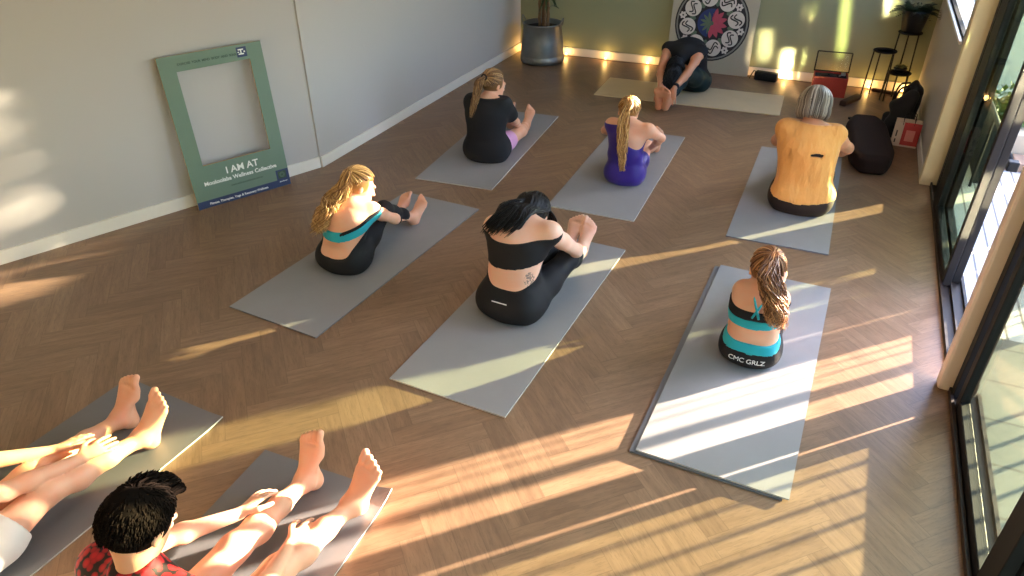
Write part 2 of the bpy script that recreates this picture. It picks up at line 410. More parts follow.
fence()
R45 = math.radians(45)
def screen():  # unseen slotted blocker, added to cut one streak out of the sun
    a, b_ = 3.885, 4.165; c = (a+b_)/2; h = (b_-a)/1.4142/2; t = empty('sun_screen', (1.98, yline(c), -.03), 'dark unseen sun screen with a slot, added beside the balustrade to shape the light', 'screen', rz=R45)
    bm = bmesh.new()
    u = lambda yw: (yw-c)/1.4142
    for lo, hi in [((-.012, -h, 0), (.012, h, .60)), ((-.012, -h, .69), (.012, h, 1.75)), ((-.012, u(4.01), .60), (.012, h, .69)), ((-.012, -h, .60), (.012, u(3.897), .69))]: bm_box(bm, lo, hi)
    from_bm('screen_panel', bm, M['black_metal'], t)
    for y in (-h, h-.03):
        bm = bmesh.new(); bm_box(bm, (.0125, y, 0), (.045, y+.03, 1.78)); from_bm('screen_post', bm, M['black_metal'], t)
screen()
def hedge(a, b_, top, n, label, ragged=.0):  # unseen trough hedges, added and turned across the sun to block it
    c = (a+b_)/2; L = (b_-a)/1.4142/2; t = empty('sun_hedge', (1.98, yline(c), -.03), label, 'hedge', 'unseen hedges added on the terrace to block sun', rz=R45)
    bm = bmesh.new(); bm_box(bm, (-.10, -L, 0), (.10, L, .36), bevel=.008); from_bm('trough', bm, M['black_metal'], t)
    bm = bmesh.new(); bm_box(bm, (-.08, -L+.02, .34), (.08, L-.02, top-.06), bevel=.03)
    leaf_cluster(bm, n, lambda: (r5.uniform(-.1, .1), r5.uniform(-L+.02, L-.02), r5.uniform(.36, top)), .055, r5); from_bm('foliage', bm, M['hedge'], t)
hedge(4.175, 4.40, .54, 260, 'narrow low unseen trough hedge added mid terrace to block low sun')
hedge(4.44, 5.19, 1.9, 2200, 'long tall unseen trough hedge added at the far terrace end to block sun')
bm = bmesh.new(); bm_box(bm, (1.085, 5.82, -.03), (1.105, 7.4, .42)); bm_box(bm, (1.085, 6.55, .42), (1.105, 7.4, .90)); bm_box(bm, (1.075, 5.80, -.03), (1.115, 5.84, .44)); tag(from_bm('dark_backing', bm, simple('charcoal_panel', (.016, .017, .016), .7)), 'dark charcoal panel added close outside the far glass door to darken the view through it', 'fence')  # dark panel added so the far door's glass reads dark
hr = empty('outdoor_handrail', (1.05, 5.6, -.03), 'black metal handrail outside the far glass door', 'handrail')
bm = bmesh.new(); bm_tube(bm, [(0, -.82, .53), (0, .85, .53)], .016, 10); from_bm('rail', bm, M['black_metal'], hr, True)
bm = bmesh.new(); bm_box(bm, (-.03, -.86, .50), (.03, -.80, .56), bevel=.008); from_bm('end_cap', bm, M['black_metal'], hr)
for y in (-.6, .12, .82):
    bm = bmesh.new(); bm_tube(bm, [(0, y, 0), (0, y, .53)], .010, 8); from_bm('post', bm, M['black_metal'], hr)
# unseen tree, added and gapped so its crown filters sun on the high window
tr = empty('filter_tree', (8.0, 13.65, -.03), 'unseen broad leafy tree added beyond the terrace to filter the low sun', 'tree')
bm = bmesh.new(); bm_tube(bm, [(0, 0, 0), (.05, .02, .9), (0, .05, 1.6), (.06, 0, 2.4), (.05, .05, 3.3)], [.16, .13, .12, .09, .03], 10); from_bm('trunk', bm, M['brick'], tr, True)
bm = bmesh.new()
for _ in range(5200):
    p_ = Vector((r5.gauss(0, 1), r5.gauss(0, 1), r5.gauss(0, 1))).normalized()*(r5.random()**.34)
    if abs((p_.y-p_.x)*1.35*.707) < .46 and 2.75+p_.z*.95 < 2.74: continue
    if (p_.y-p_.x)*1.35*.707 < -.60: continue
    leaf_cluster(bm, 1, lambda: (p_.x*1.35, p_.y*1.35, 2.75+p_.z*.95), .12, r5)
from_bm('crown', bm, M['leaf'], tr)

# ------------------------------------------------------------------ yoga mats
def yoga_mat(x, y, deg, L, W, top, edge, label, z=0.0, th=.006, curl=None, seed=0):
    """near-edge middle at x,y; runs L towards direction deg"""
    r = random.Random(seed); nx, ny = 14, 40
    bm = bmesh.new(); grid = []
    for j in range(ny+1):
        row = []
        for i in range(nx+1):
            u = (i/nx-.5)*W; v = j/ny*L
            zz = .0012*(1+math.sin(v*7+seed)*math.sin(u*9+seed*2))
            if curl:
                for (cu, cv, amt, rad) in curl:
                    dd = math.hypot(u-cu*W/2, v-cv*L)
                    if dd < rad: zz += amt*(1-dd/rad)**2
            row.append((u, v, zz))
        grid.append(row)
    tv = [[bm.verts.new((p[0], p[1], p[2]+th)) for p in row] for row in grid]
    bv = [[bm.verts.new((p[0], p[1], p[2]-.0004 if p[2] > .004 else 0)) for p in row] for row in grid]
    for j in range(ny):
        for i in range(nx):
            bm.faces.new((tv[j][i], tv[j][i+1], tv[j+1][i+1], tv[j+1][i]))
            f = bm.faces.new((bv[j][i], bv[j+1][i], bv[j+1][i+1], bv[j][i+1]))
    per = [(0, i) for i in range(nx+1)]+[(j, nx) for j in range(1, ny+1)]+[(ny, i) for i in range(nx-1, -1, -1)]+[(j, 0) for j in range(ny-1, 0, -1)]
    for k in range(len(per)):
        a, b2 = per[k], per[(k+1) % len(per)]
        f = bm.faces.new((tv[a[0]][a[1]], bv[a[0]][a[1]], bv[b2[0]][b2[1]], tv[b2[0]][b2[1]])); f.material_index = 1
    o = from_bm('yoga_mat', bm, [top, edge])
    o.location = (x, y, z+.001); o.rotation_euler = (0, 0, math.radians(deg-90))
    return tag(o, label, 'yoga mat', 'yoga mats on the studio floor')
G, E_, D_ = M['yoga_grey'], M['yoga_edge'], M['yoga_dark']
MAT_L, MAT_W = 1.647, .61
yoga_mat(-2.39, 4.18, 94.4, MAT_L, MAT_W, G, E_, 'grey yoga mat under the person in the black tee with pink shorts', seed=1)
yoga_mat(-1.32, 4.13, 91.3, MAT_L, MAT_W, G, E_, 'grey yoga mat under the girl in the purple leotard', seed=2)
yoga_mat(-2.44, 2.26, 86.3, MAT_L, MAT_W, G, D_, 'grey yoga mat under the curly blonde person, nearest the leaning sign', seed=3)
yoga_mat(-1.31, 2.11, 88.2, MAT_L, MAT_W, G, E_, 'grey yoga mat under the black-haired person in the middle', seed=4)
yoga_mat(-.12, 4.18, 90.4, MAT_L, MAT_W, G, D_, 'grey yoga mat under the person in the orange top', seed=5)
yoga_mat(-.144, 2.122, 88.8, MAT_L, MAT_W, D_, D_, 'grey yoga mat lying underneath another mat, only its left edge showing', seed=6)
yoga_mat(-.12, 2.13, 88.6, MAT_L, MAT_W, G, E_, 'sunlit grey yoga mat under the child with teal striped top, upper of two stacked', z=.0085, seed=7)
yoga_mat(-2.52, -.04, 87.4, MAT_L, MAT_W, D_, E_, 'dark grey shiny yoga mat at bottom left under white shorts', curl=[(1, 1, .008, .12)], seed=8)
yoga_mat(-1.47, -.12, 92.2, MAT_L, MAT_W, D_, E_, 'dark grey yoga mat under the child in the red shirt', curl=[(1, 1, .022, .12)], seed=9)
yoga_mat(-2.14, 6.87, 2.6, 1.73, .60, M['yoga_cream'], M['yoga_cream'], 'cream yoga mat laid sideways under the teacher by the mandala canvas', seed=10)

# ------------------------------------------------------------------ implicit-surface figures
def V3(*a): return np.array(a, dtype=np.float64)
def unit(v):
    v = np.asarray(v, float); return v/max(1e-9, np.linalg.norm(v))
class Grid:
    def __init__(self, lo, hi, h):
        self.h = h; self.lo = np.asarray(lo, float)
        self.n = np.ceil((np.asarray(hi, float)-self.lo)/h).astype(int)+1
        self.ax = [self.lo[i]+h*np.arange(self.n[i]) for i in range(3)]
    def new(self, cap=.08): return np.full(self.n, cap, dtype=np.float32)
    def slab(self, lo, hi):
        a = np.clip(np.floor((lo-self.lo)/self.h).astype(int), 0, self.n); b = np.clip(np.ceil((hi-self.lo)/self.h).astype(int)+1, 0, self.n)
        return tuple(slice(int(x), int(y)) for x, y in zip(a, b))
    def pts(self, s): return np.meshgrid(self.ax[0][s[0]], self.ax[1][s[1]], self.ax[2][s[2]], indexing='ij', sparse=True)
    def full(self): return np.meshgrid(*self.ax, indexing='ij', sparse=True)
def smin(a, b, k):
    if k <= 0: return np.minimum(a, b)
    h = np.maximum(k-np.abs(a-b), 0)/k
    return np.minimum(a, b)-h*h*k*.25
# a primitive is (kind, data, k)
def cap(a, b, r1, r2, k=.02): return ('c', np.asarray(a, float), np.asarray(b, float), r1, r2, k)
def ecap(a, b, side, w1, d1, w2, d2, k=.04): return ('e', np.asarray(a, float), np.asarray(b, float), unit(side), w1, d1, w2, d2, k)
def ell(c, ax, r, k=.03): return ('s', np.asarray(c, float), [unit(x) for x in ax], r, k)
CAPV = .08
def eval_prims(g, prims):
    F = g.new(CAPV)
    for p in prims:
        k = p[-1]; m = CAPV
        if p[0] == 'c':
            a, b, r1, r2 = p[1:5]; R = max(r1, r2)+m
            s = g.slab(np.minimum(a, b)-R, np.maximum(a, b)+R)
            if min(x.stop-x.start for x in s) <= 0: continue
            X, Y, Z = g.pts(s); d = b-a; L = max(1e-12, d@d)
            t = np.clip(((X-a[0])*d[0]+(Y-a[1])*d[1]+(Z-a[2])*d[2])/L, 0, 1)
            f = np.sqrt((X-a[0]-t*d[0])**2+(Y-a[1]-t*d[1])**2+(Z-a[2]-t*d[2])**2)-(r1+(r2-r1)*t)
        elif p[0] == 'e':
            a, b, sd, w1, d1, w2, d2 = p[1:8]; R = max(w1, w2, d1, d2)+m
            s = g.slab(np.minimum(a, b)-R, np.maximum(a, b)+R)
            if min(x.stop-x.start for x in s) <= 0: continue
            X, Y, Z = g.pts(s); d = b-a; L = max(1e-12, d@d); u = unit(d)
            sd = unit(sd-u*(sd@u)); n = np.cross(u, sd)
            t = np.clip(((X-a[0])*d[0]+(Y-a[1])*d[1]+(Z-a[2])*d[2])/L, 0, 1)
            qx, qy, qz = X-a[0]-t*d[0], Y-a[1]-t*d[1], Z-a[2]-t*d[2]
            w = w1+(w2-w1)*t; dd = d1+(d2-d1)*t; mm = np.minimum(w, dd)
            es = (qx*sd[0]+qy*sd[1]+qz*sd[2])/w; en = (qx*n[0]+qy*n[1]+qz*n[2])/dd; eu = (qx*u[0]+qy*u[1]+qz*u[2])/mm
            k0 = np.sqrt(es*es+en*en+eu*eu); k1 = np.sqrt((es/w)**2+(en/dd)**2+(eu/mm)**2)
            f = np.where(k1 > 1e-6, k0*(k0-1)/np.maximum(k1, 1e-6), -mm)
        else:
            c, ax, r = p[1:4]; R = max(r)+m
            s = g.slab(c-R, c+R)
            if min(x.stop-x.start for x in s) <= 0: continue
            X, Y, Z = g.pts(s); q = (X-c[0], Y-c[1], Z-c[2])
            e = [(q[0]*ax[i][0]+q[1]*ax[i][1]+q[2]*ax[i][2])/r[i] for i in range(3)]
            k0 = np.sqrt(e[0]**2+e[1]**2+e[2]**2); k1 = np.sqrt((e[0]/r[0])**2+(e[1]/r[1])**2+(e[2]/r[2])**2)
            f = np.where(k1 > 1e-6, k0*(k0-1)/np.maximum(k1, 1e-6), -min(r))
        F[s] = smin(F[s], np.minimum(f, CAPV).astype(np.float32), k)
    return F
def surface_nets(g, F):
    """vertices, quads of the zero surface (F<0 inside)"""
    F = F.copy()
    for ax in range(3):
        i0 = [slice(None)]*3; i0[ax] = 0; F[tuple(i0)] = .02; i0[ax] = -1; F[tuple(i0)] = .02
    ins = F < 0
    n = np.array(F.shape)-1
    cnt = np.zeros(n, np.int8)
    for dx in (0, 1):
        for dy in (0, 1):
            for dz in (0, 1): cnt += ins[dx:dx+n[0], dy:dy+n[1], dz:dz+n[2]]
    cells = np.argwhere((cnt > 0) & (cnt < 8))
    idx = np.full(n, -1, np.int32); idx[tuple(cells.T)] = np.arange(len(cells))
    acc = np.zeros((len(cells), 3)); num = np.zeros(len(cells))
    cor = [(a, b, c) for a in (0, 1) for b in (0, 1) for c in (0, 1)]
    val = {c: F[cells[:, 0]+c[0], cells[:, 1]+c[1], cells[:, 2]+c[2]].astype(float) for c in cor}
    for c in cor:
        for ax in range(3):
            if c[ax] == 0:
                e = list(c); e[ax] = 1; e = tuple(e)
                va, vb = val[c], val[e]; m = (va < 0) != (vb < 0)
                t = np.where(m, va/np.where(m, va-vb, 1), 0)
                pos = np.zeros((len(cells), 3)); pos[:] = c; pos[:, ax] = t
                acc[m] += pos[m]; num[m] += 1
    verts = g.lo+(cells+acc/np.maximum(num, 1)[:, None])*g.h
    quads = []
    for ax in range(3):
        o = [(1, 2), (2, 0), (0, 1)][ax]
        s0 = [slice(1, -1)]*3; s1 = [slice(1, -1)]*3
        s0[ax] = slice(0, -1); s1[ax] = slice(1, None)
        A = ins[tuple(s0)]; B = ins[tuple(s1)]
        for flip, msk in ((0, A & ~B), (1, ~A & B)):
            p = np.argwhere(msk)
            if not len(p): continue
            off = np.array([1, 1, 1]); off[ax] = 0; p = p+off
            d1 = np.zeros(3, int); d1[o[0]] = 1; d2 = np.zeros(3, int); d2[o[1]] = 1
            q = np.stack([idx[tuple((p-d1-d2).T)], idx[tuple((p-d2).T)], idx[tuple(p.T)], idx[tuple((p-d1).T)]], 1)
            quads.append(q[:, ::-1] if flip else q)
    quads = np.concatenate(quads); quads = quads[(quads >= 0).all(1)]
    return verts, quads
def smooth_verts(v, q, it=2, lam=.5):
    for _ in range(it):
        s = np.zeros_like(v); c = np.zeros(len(v))
        for a, b in ((0, 1), (1, 2), (2, 3), (3, 0)):
            np.add.at(s, q[:, a], v[q[:, b]]); np.add.at(s, q[:, b], v[q[:, a]]); np.add.at(c, q[:, a], 1); np.add.at(c, q[:, b], 1)
        v = v+lam*(s/np.maximum(c, 1)[:, None]-v)
    return v
def mesh_from_field(name, g, F, mats, parent=None, it=1):
    v, q = surface_nets(g, F); v = smooth_verts(v, q, it)
    me = bpy.data.meshes.new(name)
    me.vertices.add(len(v)); me.vertices.foreach_set('co', v.astype(np.float32).ravel())
    me.loops.add(len(q)*4); me.loops.foreach_set('vertex_index', q.astype(np.int32).ravel())
    me.polygons.add(len(q)); me.polygons.foreach_set('loop_start', np.arange(0, len(q)*4, 4, dtype=np.int32))
    me.update(calc_edges=True); me.validate()
    return link_mesh(name, me, mats, parent, True)
def half(g, p, n):
    X, Y, Z = g.full(); n = unit(n)
    return ((X-p[0])*n[0]+(Y-p[1])*n[1]+(Z-p[2])*n[2]).astype(np.float32)
def ball(g, c, r):
    X, Y, Z = g.full(); return (np.sqrt((X-c[0])**2+(Y-c[1])**2+(Z-c[2])**2)-r).astype(np.float32)

def ik(a, b, l1, l2, hint):
    a, b = np.asarray(a, float), np.asarray(b, float); d = b-a; L = np.linalg.norm(d)
    if L >= (l1+l2)*.999: return a+d*l1/(l1+l2)
    x = (l1*l1-l2*l2+L*L)/(2*L); h = math.sqrt(max(0, l1*l1-x*x)); u = d/L
    hv = np.asarray(hint, float); hv = unit(hv-u*(hv@u))
    return a+u*x+hv*h
def hand_prims(w, d, n, side, s, curl=.5, spread=1.0):
    """wrist w, pointing d, palm facing n, thumb on side"""
    d = unit(d); n = unit(n-d*(n@d)); sd = unit(side-d*(side@d)-n*(side@n)); P = []
    kn = w+d*.085*s
    P.append(ecap(w+d*.012*s, kn-d*.006*s, sd, .026*s, .018*s, .037*s, .013*s, .012))
    for i, (o, L) in enumerate(zip((.031, .0105, -.0105, -.031), (.068, .077, .072, .056))):
        p = kn+sd*o*s*spread; r = .0088*s; dd = d+sd*(o*2.0*spread)
        ang = 0
        for q, fr in enumerate((.45, .32, .23)):
            ang += curl*(.5 if q == 0 else .8)
            dv2 = unit(dd*math.cos(ang)+n*math.sin(ang)); e = p+dv2*L*fr*s
            P.append(cap(p, e, r, r*.9, .004)); p = e; r *= .92
    t0 = w+d*.02*s+sd*.024*s; t1 = t0+unit(d*.75+sd*.75+n*.25)*.042*s; t2 = t1+unit(d*.95+sd*.3+n*.3)*.034*s; t3 = t2+unit(d+n*.35)*.024*s
    P += [cap(t0, t1, .014*s, .0115*s, .01), cap(t1, t2, .0112*s, .0098*s, .005), cap(t2, t3, .0098*s, .008*s, .004)]
    return P
def foot_prims(an, d, t, side, s):
    """ankle an, shin direction d, toes pointing t, big toe on side"""
    d = unit(d); t = unit(t); up = -unit(d-t*(d@t)); sd = unit(side-t*(side@t)-up*(side@up)); P = []   # up: top of foot
    heel = an-up*.045*s-t*.03*s
    ballc = an-up*.052*s+t*.118*s
    P += [cap(an, heel, .034*s, .031*s, .03), ecap(an+t*.02*s-up*.012*s, ballc+up*.006*s, sd, .031*s, .034*s, .043*s, .019*s, .03),
          cap(heel-up*.004*s, ballc-up*.004*s-sd*.022*s, .026*s, .016*s, .03), cap(ballc+sd*.024*s, ballc+sd*.024*s-t*.03*s, .018*s, .018*s, .02)]
    for i, (o, L, r) in enumerate(zip((.031, .0095, -.0085, -.0245, -.039), (.052, .05, .044, .036, .028), (.0138, .0098, .0094, .009, .0086))):
        b = ballc+sd*o*s+t*(.012-.014*(i/4))*s; m = b+t*L*.55*s+up*.006*s; e = b+t*L*s-up*.001*s
        P += [cap(b, m, r*1.0*s, r*.92*s, .006), cap(m, e, r*.95*s, r*1.0*s, .003)]
    P += [cap(an+sd*.026*s, an+sd*.028*s, .012*s, .011*s, .015), cap(an-sd*.026*s-t*.008*s, an-sd*.028*s-t*.008*s, .012*s, .011*s, .015)]
    return P
def head_prims(c, f, u, s):
    f = unit(f); u = unit(u-f*(u@f)); r = np.cross(f, u); A = [r, f, u]; P = []
    P += [ell(c+u*.02*s-f*.012*s, A, (.076*s, .094*s, .088*s), .03), ell(c+f*.03*s-u*.035*s, A, (.060*s, .066*s, .082*s), .03),
          cap(c+f*.062*s-u*.096*s, c+f*.066*s-u*.094*s, .024*s, .022*s, .025),
          cap(c+f*.090*s-u*.004*s, c+f*.110*s-u*.040*s, .009*s, .0125*s, .010),
          cap(c+f*.092*s-u*.066*s-r*.012*s, c+f*.092*s-u*.066*s+r*.012*s, .0085*s, .0085*s, .006), cap(c+f*.088*s-u*.077*s-r*.01*s, c+f*.088*s-u*.077*s+r*.01*s, .0085*s, .0085*s, .006),
          cap(c+f*.086*s+u*.012*s-r*.036*s, c+f*.088*s+u*.012*s+r*.036*s, .011*s, .011*s, .012)]
    for sg in (-1, 1):
        e = c+r*sg*.074*s-f*.012*s-u*.012*s
        P += [ecap(e-u*.022*s, e+u*.018*s, f, .013*s, .007*s, .018*s, .008*s, .008)]
        P += [ell(c+r*sg*.032*s+f*.080*s-u*.012*s, A, (.013*s, .011*s, .010*s), .004)]
    return P
def body(name, loc, yaw, s, pose, res, skin, parts=('core', 'armL', 'armR', 'legL', 'legR')):
    """returns dict with grid, fields, joints and the body object"""
    J = {}
    P = {k: [] for k in ('core', 'armL', 'armR', 'legL', 'legR', 'head')}
    pel = V3(*pose['pel']); wf = pose.get('wf', 1.0); wa = V3(*pose['waist']); ch = V3(*pose['chest']); c7 = V3(*pose['c7']); X = unit(pose.get('side', (1, 0, 0)))
    Xs = unit(pose.get('shside', X)); fat = pose.get('fat', 1.0)
    hw = .085*s; shw = pose.get('shw', .165)*s
    ud = unit(c7-ch); fr = np.cross(Xs, ud)*-1; fr = unit(np.cross(ud, Xs)); 
    P['core'] += [ecap(pel-X*0+V3(0, 0, .0), wa, X, .160*s*fat, .112*s*fat, .128*s*fat*wf, .092*s*fat, .05), ecap(wa, ch, X, .124*s*fat*wf, .090*s*fat, .142*s*fat, .104*s*fat, .06),
                  ecap(ch, c7-ud*.05*s, Xs, .140*s*fat, .100*s*fat, .115*s, .070*s, .06)]
    for sg in (-1, 1):
        P['core'].append(cap(pel+X*sg*.085*s+V3(0, -.045*s, -.005), pel+X*sg*.09*s+V3(0, .02*s, 0), .098*s*fat, .09*s*fat, .05))
    P['core'].append(cap(pel+V3(0, -.06*s, -.02), pel+V3(0, .02*s, -.02), .085*s*fat, .08*s*fat, .05))
    shs = pose.get('sh')
    for sg, nm in ((-1, 'L'), (1, 'R')):
        sh = V3(*shs[nm]) if shs else c7-ud*.055*s+Xs*sg*shw+fr*.01*s
        J['sh'+nm] = sh
        P['core'] += [cap(c7-ud*.03*s, sh, .046*s, .046*s, .05), cap(ch+Xs*sg*.07*s, sh, .07*s, .046*s, .05)]
    if 'head' in pose:
        hc = V3(*pose['head']); hf = unit(pose['hf']); hu = unit(pose['hu']); hs = pose.get('hs', s); J['hs'] = hs
        P['core'] += [cap(c7-ud*.02*s, hc-unit(hu)*.05*hs-hf*.02*hs, .050*s, .046*s, .03)]
        P['head'] = head_prims(hc, hf, hu, hs); J['hc'] = hc; J['hf'] = hf; J['hu'] = unit(hu-hf*(hu@hf))
    for sg, nm in ((-1, 'L'), (1, 'R')):
        a = pose['arm'+nm]; sh = J['sh'+nm]; wr = V3(*a['w']); l1, l2 = .275*s, .24*s
        el = V3(*a['e']) if 'e' in a else ik(sh, wr, l1, l2, a['hint'])
        J['el'+nm] = el; J['wr'+nm] = wr; fd = unit(wr-el)
        at = a.get('fat', 1.0)
        Q = P['arm'+nm]; Q += [cap(sh, sh+(el-sh)*.45, .046*s*at, .042*s*at, .03), cap(sh+(el-sh)*.45, el, .042*s*at, .034*s*at, .02), cap(el, el+(wr-el)*.3, .034*s*at, .036*s*at, .02), cap(el+(wr-el)*.3, wr, .036*s*at, .0235*s, .02)]
        hd = unit(a.get('d', fd)); hn = V3(*a.get('n', (0, 0, -1))); sd = V3(*a.get('thumb', -sg*X)); Q += hand_prims(wr, hd, hn, sd, s*a.get('hs', 1.0), a.get('curl', .35), a.get('spread', 1.0))
        l = pose['leg'+nm]; hip = pel+X*sg*hw+V3(0, .0, -.005); an = V3(*l['a']); ls = pose.get('ls', 1.0)*s; t1, t2 = .415*ls, .40*ls
        kn = V3(*l['k']) if 'k' in l else ik(hip, an, t1, t2, l.get('hint', (0, 0, 1)))
        J['hip'+nm] = hip; J['kn'+nm] = kn; J['an'+nm] = an; sdn = unit(an-kn); back = unit(np.cross(sdn, X)); 
        back = back if back[2] < 0 else -back
        Q = P['leg'+nm]; lf = l.get('fat', 1.0)
        Q += [cap(hip, hip+(kn-hip)*.45, .088*s*lf, .074*s*lf, .05), cap(hip+(kn-hip)*.45, kn, .074*s*lf, .053*s*lf, .04), cap(kn, kn+(an-kn)*.3+back*.01*s, .052*s*lf, .052*s*lf, .03), cap(kn+(an-kn)*.3+back*.012*s, kn+(an-kn)*.62, .052*s*lf, .040*s*lf, .03), cap(kn+(an-kn)*.62, an, .040*s*lf, .031*s, .03)]
        Q += foot_prims(an, sdn, V3(*l.get('t', (0, .15, 1))), V3(*l.get('big', -sg*X)), s*l.get('fs', 1.0))
    allp = sum((P[k] for k in P), []); lo = np.full(3, 9.); hi = np.full(3, -9.)
    for p in allp:
        R = max(p[3], p[4]) if p[0] == 'c' else (max(p[4:8]) if p[0] == 'e' else max(p[3]))
        for q in ((p[1], p[2]) if p[0] != 's' else (p[1],)): lo = np.minimum(lo, q-R); hi = np.maximum(hi, q+R)
    pad = .05; g = Grid(lo-pad, hi+pad, res)
    Fd = {k: eval_prims(g, P[k]) for k in P}
    zf = pose.get('floor', .0105); X_, Y_, Z_ = g.full()
    core = smin(Fd['core'], Fd['head'], .02)
    F = core
    legs = np.minimum(Fd['legL'], Fd['legR']); arms = np.minimum(Fd['armL'], Fd['armR'])
    F = np.minimum(smin(core, legs, .045), smin(core, arms, .03))
    F = np.maximum(F, (zf-Z_).astype(np.float32))                      # flattened where it sits on the mat
    o = mesh_from_field('person', g, F, skin)
    o.location = loc; o.rotation_euler = (0, 0, math.radians(yaw))
    return dict(g=g, F=Fd, J=J, P=P, obj=o, body=F, core=Fd['core'], legs=legs, arms=arms, s=s, zf=zf, pel=pel, wa=wa, ch=ch, c7=c7, X=X, Xs=Xs, ud=ud, fr=fr)
def garment(B, name, F, mat, floor=.0, folds=0.0, fs=18.0, seed=0, it=1):
    g = B['g']; X, Y, Z = g.full()
    if folds:
        r = np.random.RandomState(seed); acc = 0
        for _ in range(5):
            w = r.normal(size=3)*fs; acc = acc+np.sin(w[0]*X+w[1]*Y+w[2]*Z+r.uniform(0, 6.28))
        F = F-(folds*acc/2.2).astype(np.float32)
    F = np.maximum(F, (B['zf']-.0008+floor-Z).astype(np.float32))
    return mesh_from_field(name, g, F, mat, B['obj'], it)
def limb_cut(g, F, p, n):       # remove the part of limb field beyond plane p,n
    return np.maximum(F, half(g, p, n))

# ------------------------------------------------------------------ hair
def hair_mesh(name, strands, mats, parent, tone, seed=0):
    """strands: list of (points Nx3, radius); tone attribute varies strand by strand"""
    r = random.Random(seed); V = []; Q = []; T = []
    for pts, rad in strands:
        pts = [Vector(p) for p in pts]; n = len(pts); base = len(V); up = None; tn = r.random()
        for i, p in enumerate(pts):
            d = (pts[min(i+1, n-1)]-pts[max(i-1, 0)]); d = d.normalized() if d.length > 1e-9 else Vector((0, 0, 1))
            if up is None: up = d.orthogonal().normalized()
            up = up-d*up.dot(d); up = up.normalized() if up.length > 1e-6 else d.orthogonal().normalized()
            w = d.cross(up); f = i/(n-1); rr = rad*(1-.65*max(0, f-.5)*2) if i < n-1 else rad*.15
            for k in range(4):
                a = math.pi/2*k; V.append(p+(up*math.cos(a)+w*math.sin(a))*rr); T.append(min(1, max(0, tn+.25*(f-.5)*tone)))
        for i in range(n-1):
            for k in range(4):
                Q.append((base+i*4+k, base+i*4+(k+1) % 4, base+(i+1)*4+(k+1) % 4, base+(i+1)*4+k))
        Q.append((base+3, base+2, base+1, base)); e = base+(n-1)*4; Q.append((e, e+1, e+2, e+3))
    me = bpy.data.meshes.new(name); me.from_pydata([tuple(v) for v in V], [], Q); me.update()
    at = me.attributes.new('tone', 'FLOAT', 'POINT'); at.data.foreach_set('value', T)
    return link_mesh(name, me, mats, parent, True)
def hair_mat(name, stops, rough=.38, spec=.3):
    b = NB(name); t = b.attr('tone', 'Fac'); c = b.ramp(t, stops); return b.bsdf(c, rough, spec=spec)
def bez(p, n):
    """Catmull-Rom through control points p"""
    p = [np.asarray(x, float) for x in p]; p = [2*p[0]-p[1]]+p+[2*p[-1]-p[-2]]; out = []; m = len(p)-3
    for k in range(n):
        x = k/(n-1)*m; i = min(int(x), m-1); t = x-i; a, b, c, d = p[i:i+4]
        out.append(.5*((2*b)+(-a+c)*t+(2*a-5*b+4*c-d)*t*t+(-a+3*b-3*c+d)*t**3))
    return out
def scalp(J, th, ph, lift=.010):
    """point on the scalp: th from crown axis, ph around (0 = face)"""
    f, u = J['hf'], J['hu']; r = np.cross(f, u); s = J['hs']; c = J['hc']+u*.02*s-f*.012*s
    return c+(r*math.sin(th)*math.sin(ph))*(.076*s+lift)+f*math.sin(th)*math.cos(ph)*(.094*s+lift)+u*math.cos(th)*(.088*s+lift)
def hairline(ph):
    """polar angle of the hairline for azimuth ph"""
    c = math.cos(ph); return 1.05 if c > .6 else (1.05+(.6-c)*.85 if c > -.5 else 2.05)
def hair_cap(B, mat, off=.007, front=.035, top=.045, nape=-.075):
    J = B['J']; g = B['g']; s = J['hs']; f, u = J['hf'], J['hu']; r = np.cross(f, u); c = J['hc']; X, Y, Z = g.full()
    F = eval_prims(g, [ell(c+u*.02*s-f*.012*s, [r, f, u], (.076*s+off, .094*s+off, .088*s+off), .01)])
    qf = (X-c[0])*f[0]+(Y-c[1])*f[1]+(Z-c[2])*f[2]; qu = (X-c[0])*u[0]+(Y-c[1])*u[1]+(Z-c[2])*u[2]
    F = np.maximum(np.maximum(F, np.minimum(qf-front*s, top*s-qu).astype(np.float32)), (nape*s-qu).astype(np.float32))
    o = mesh_from_field('hair_base', g, F, mat, B['obj'], 1); at = o.data.attributes.new('tone', 'FLOAT', 'POINT'); at.data.foreach_set('value', [.3]*len(o.data.vertices)); return o
def over_scalp(J, a, b, n, lift):
    """path between two (th,ph) scalp directions, great-circle like"""
    va = np.array([math.sin(a[0])*math.sin(a[1]), math.sin(a[0])*math.cos(a[1]), math.cos(a[0])]); vb = np.array([math.sin(b[0])*math.sin(b[1]), math.sin(b[0])*math.cos(b[1]), math.cos(b[0])])
    f, u = J['hf'], J['hu']; r = np.cross(f, u); s = J['hs']; c = J['hc']+u*.02*s-f*.012*s; out = []
    for k in range(n):
        t = k/(n-1); v = unit(va*(1-t)+vb*t); out.append(c+r*v[0]*(.076*s+lift)+f*v[1]*(.094*s+lift)+u*v[2]*(.088*s+lift))
    return out
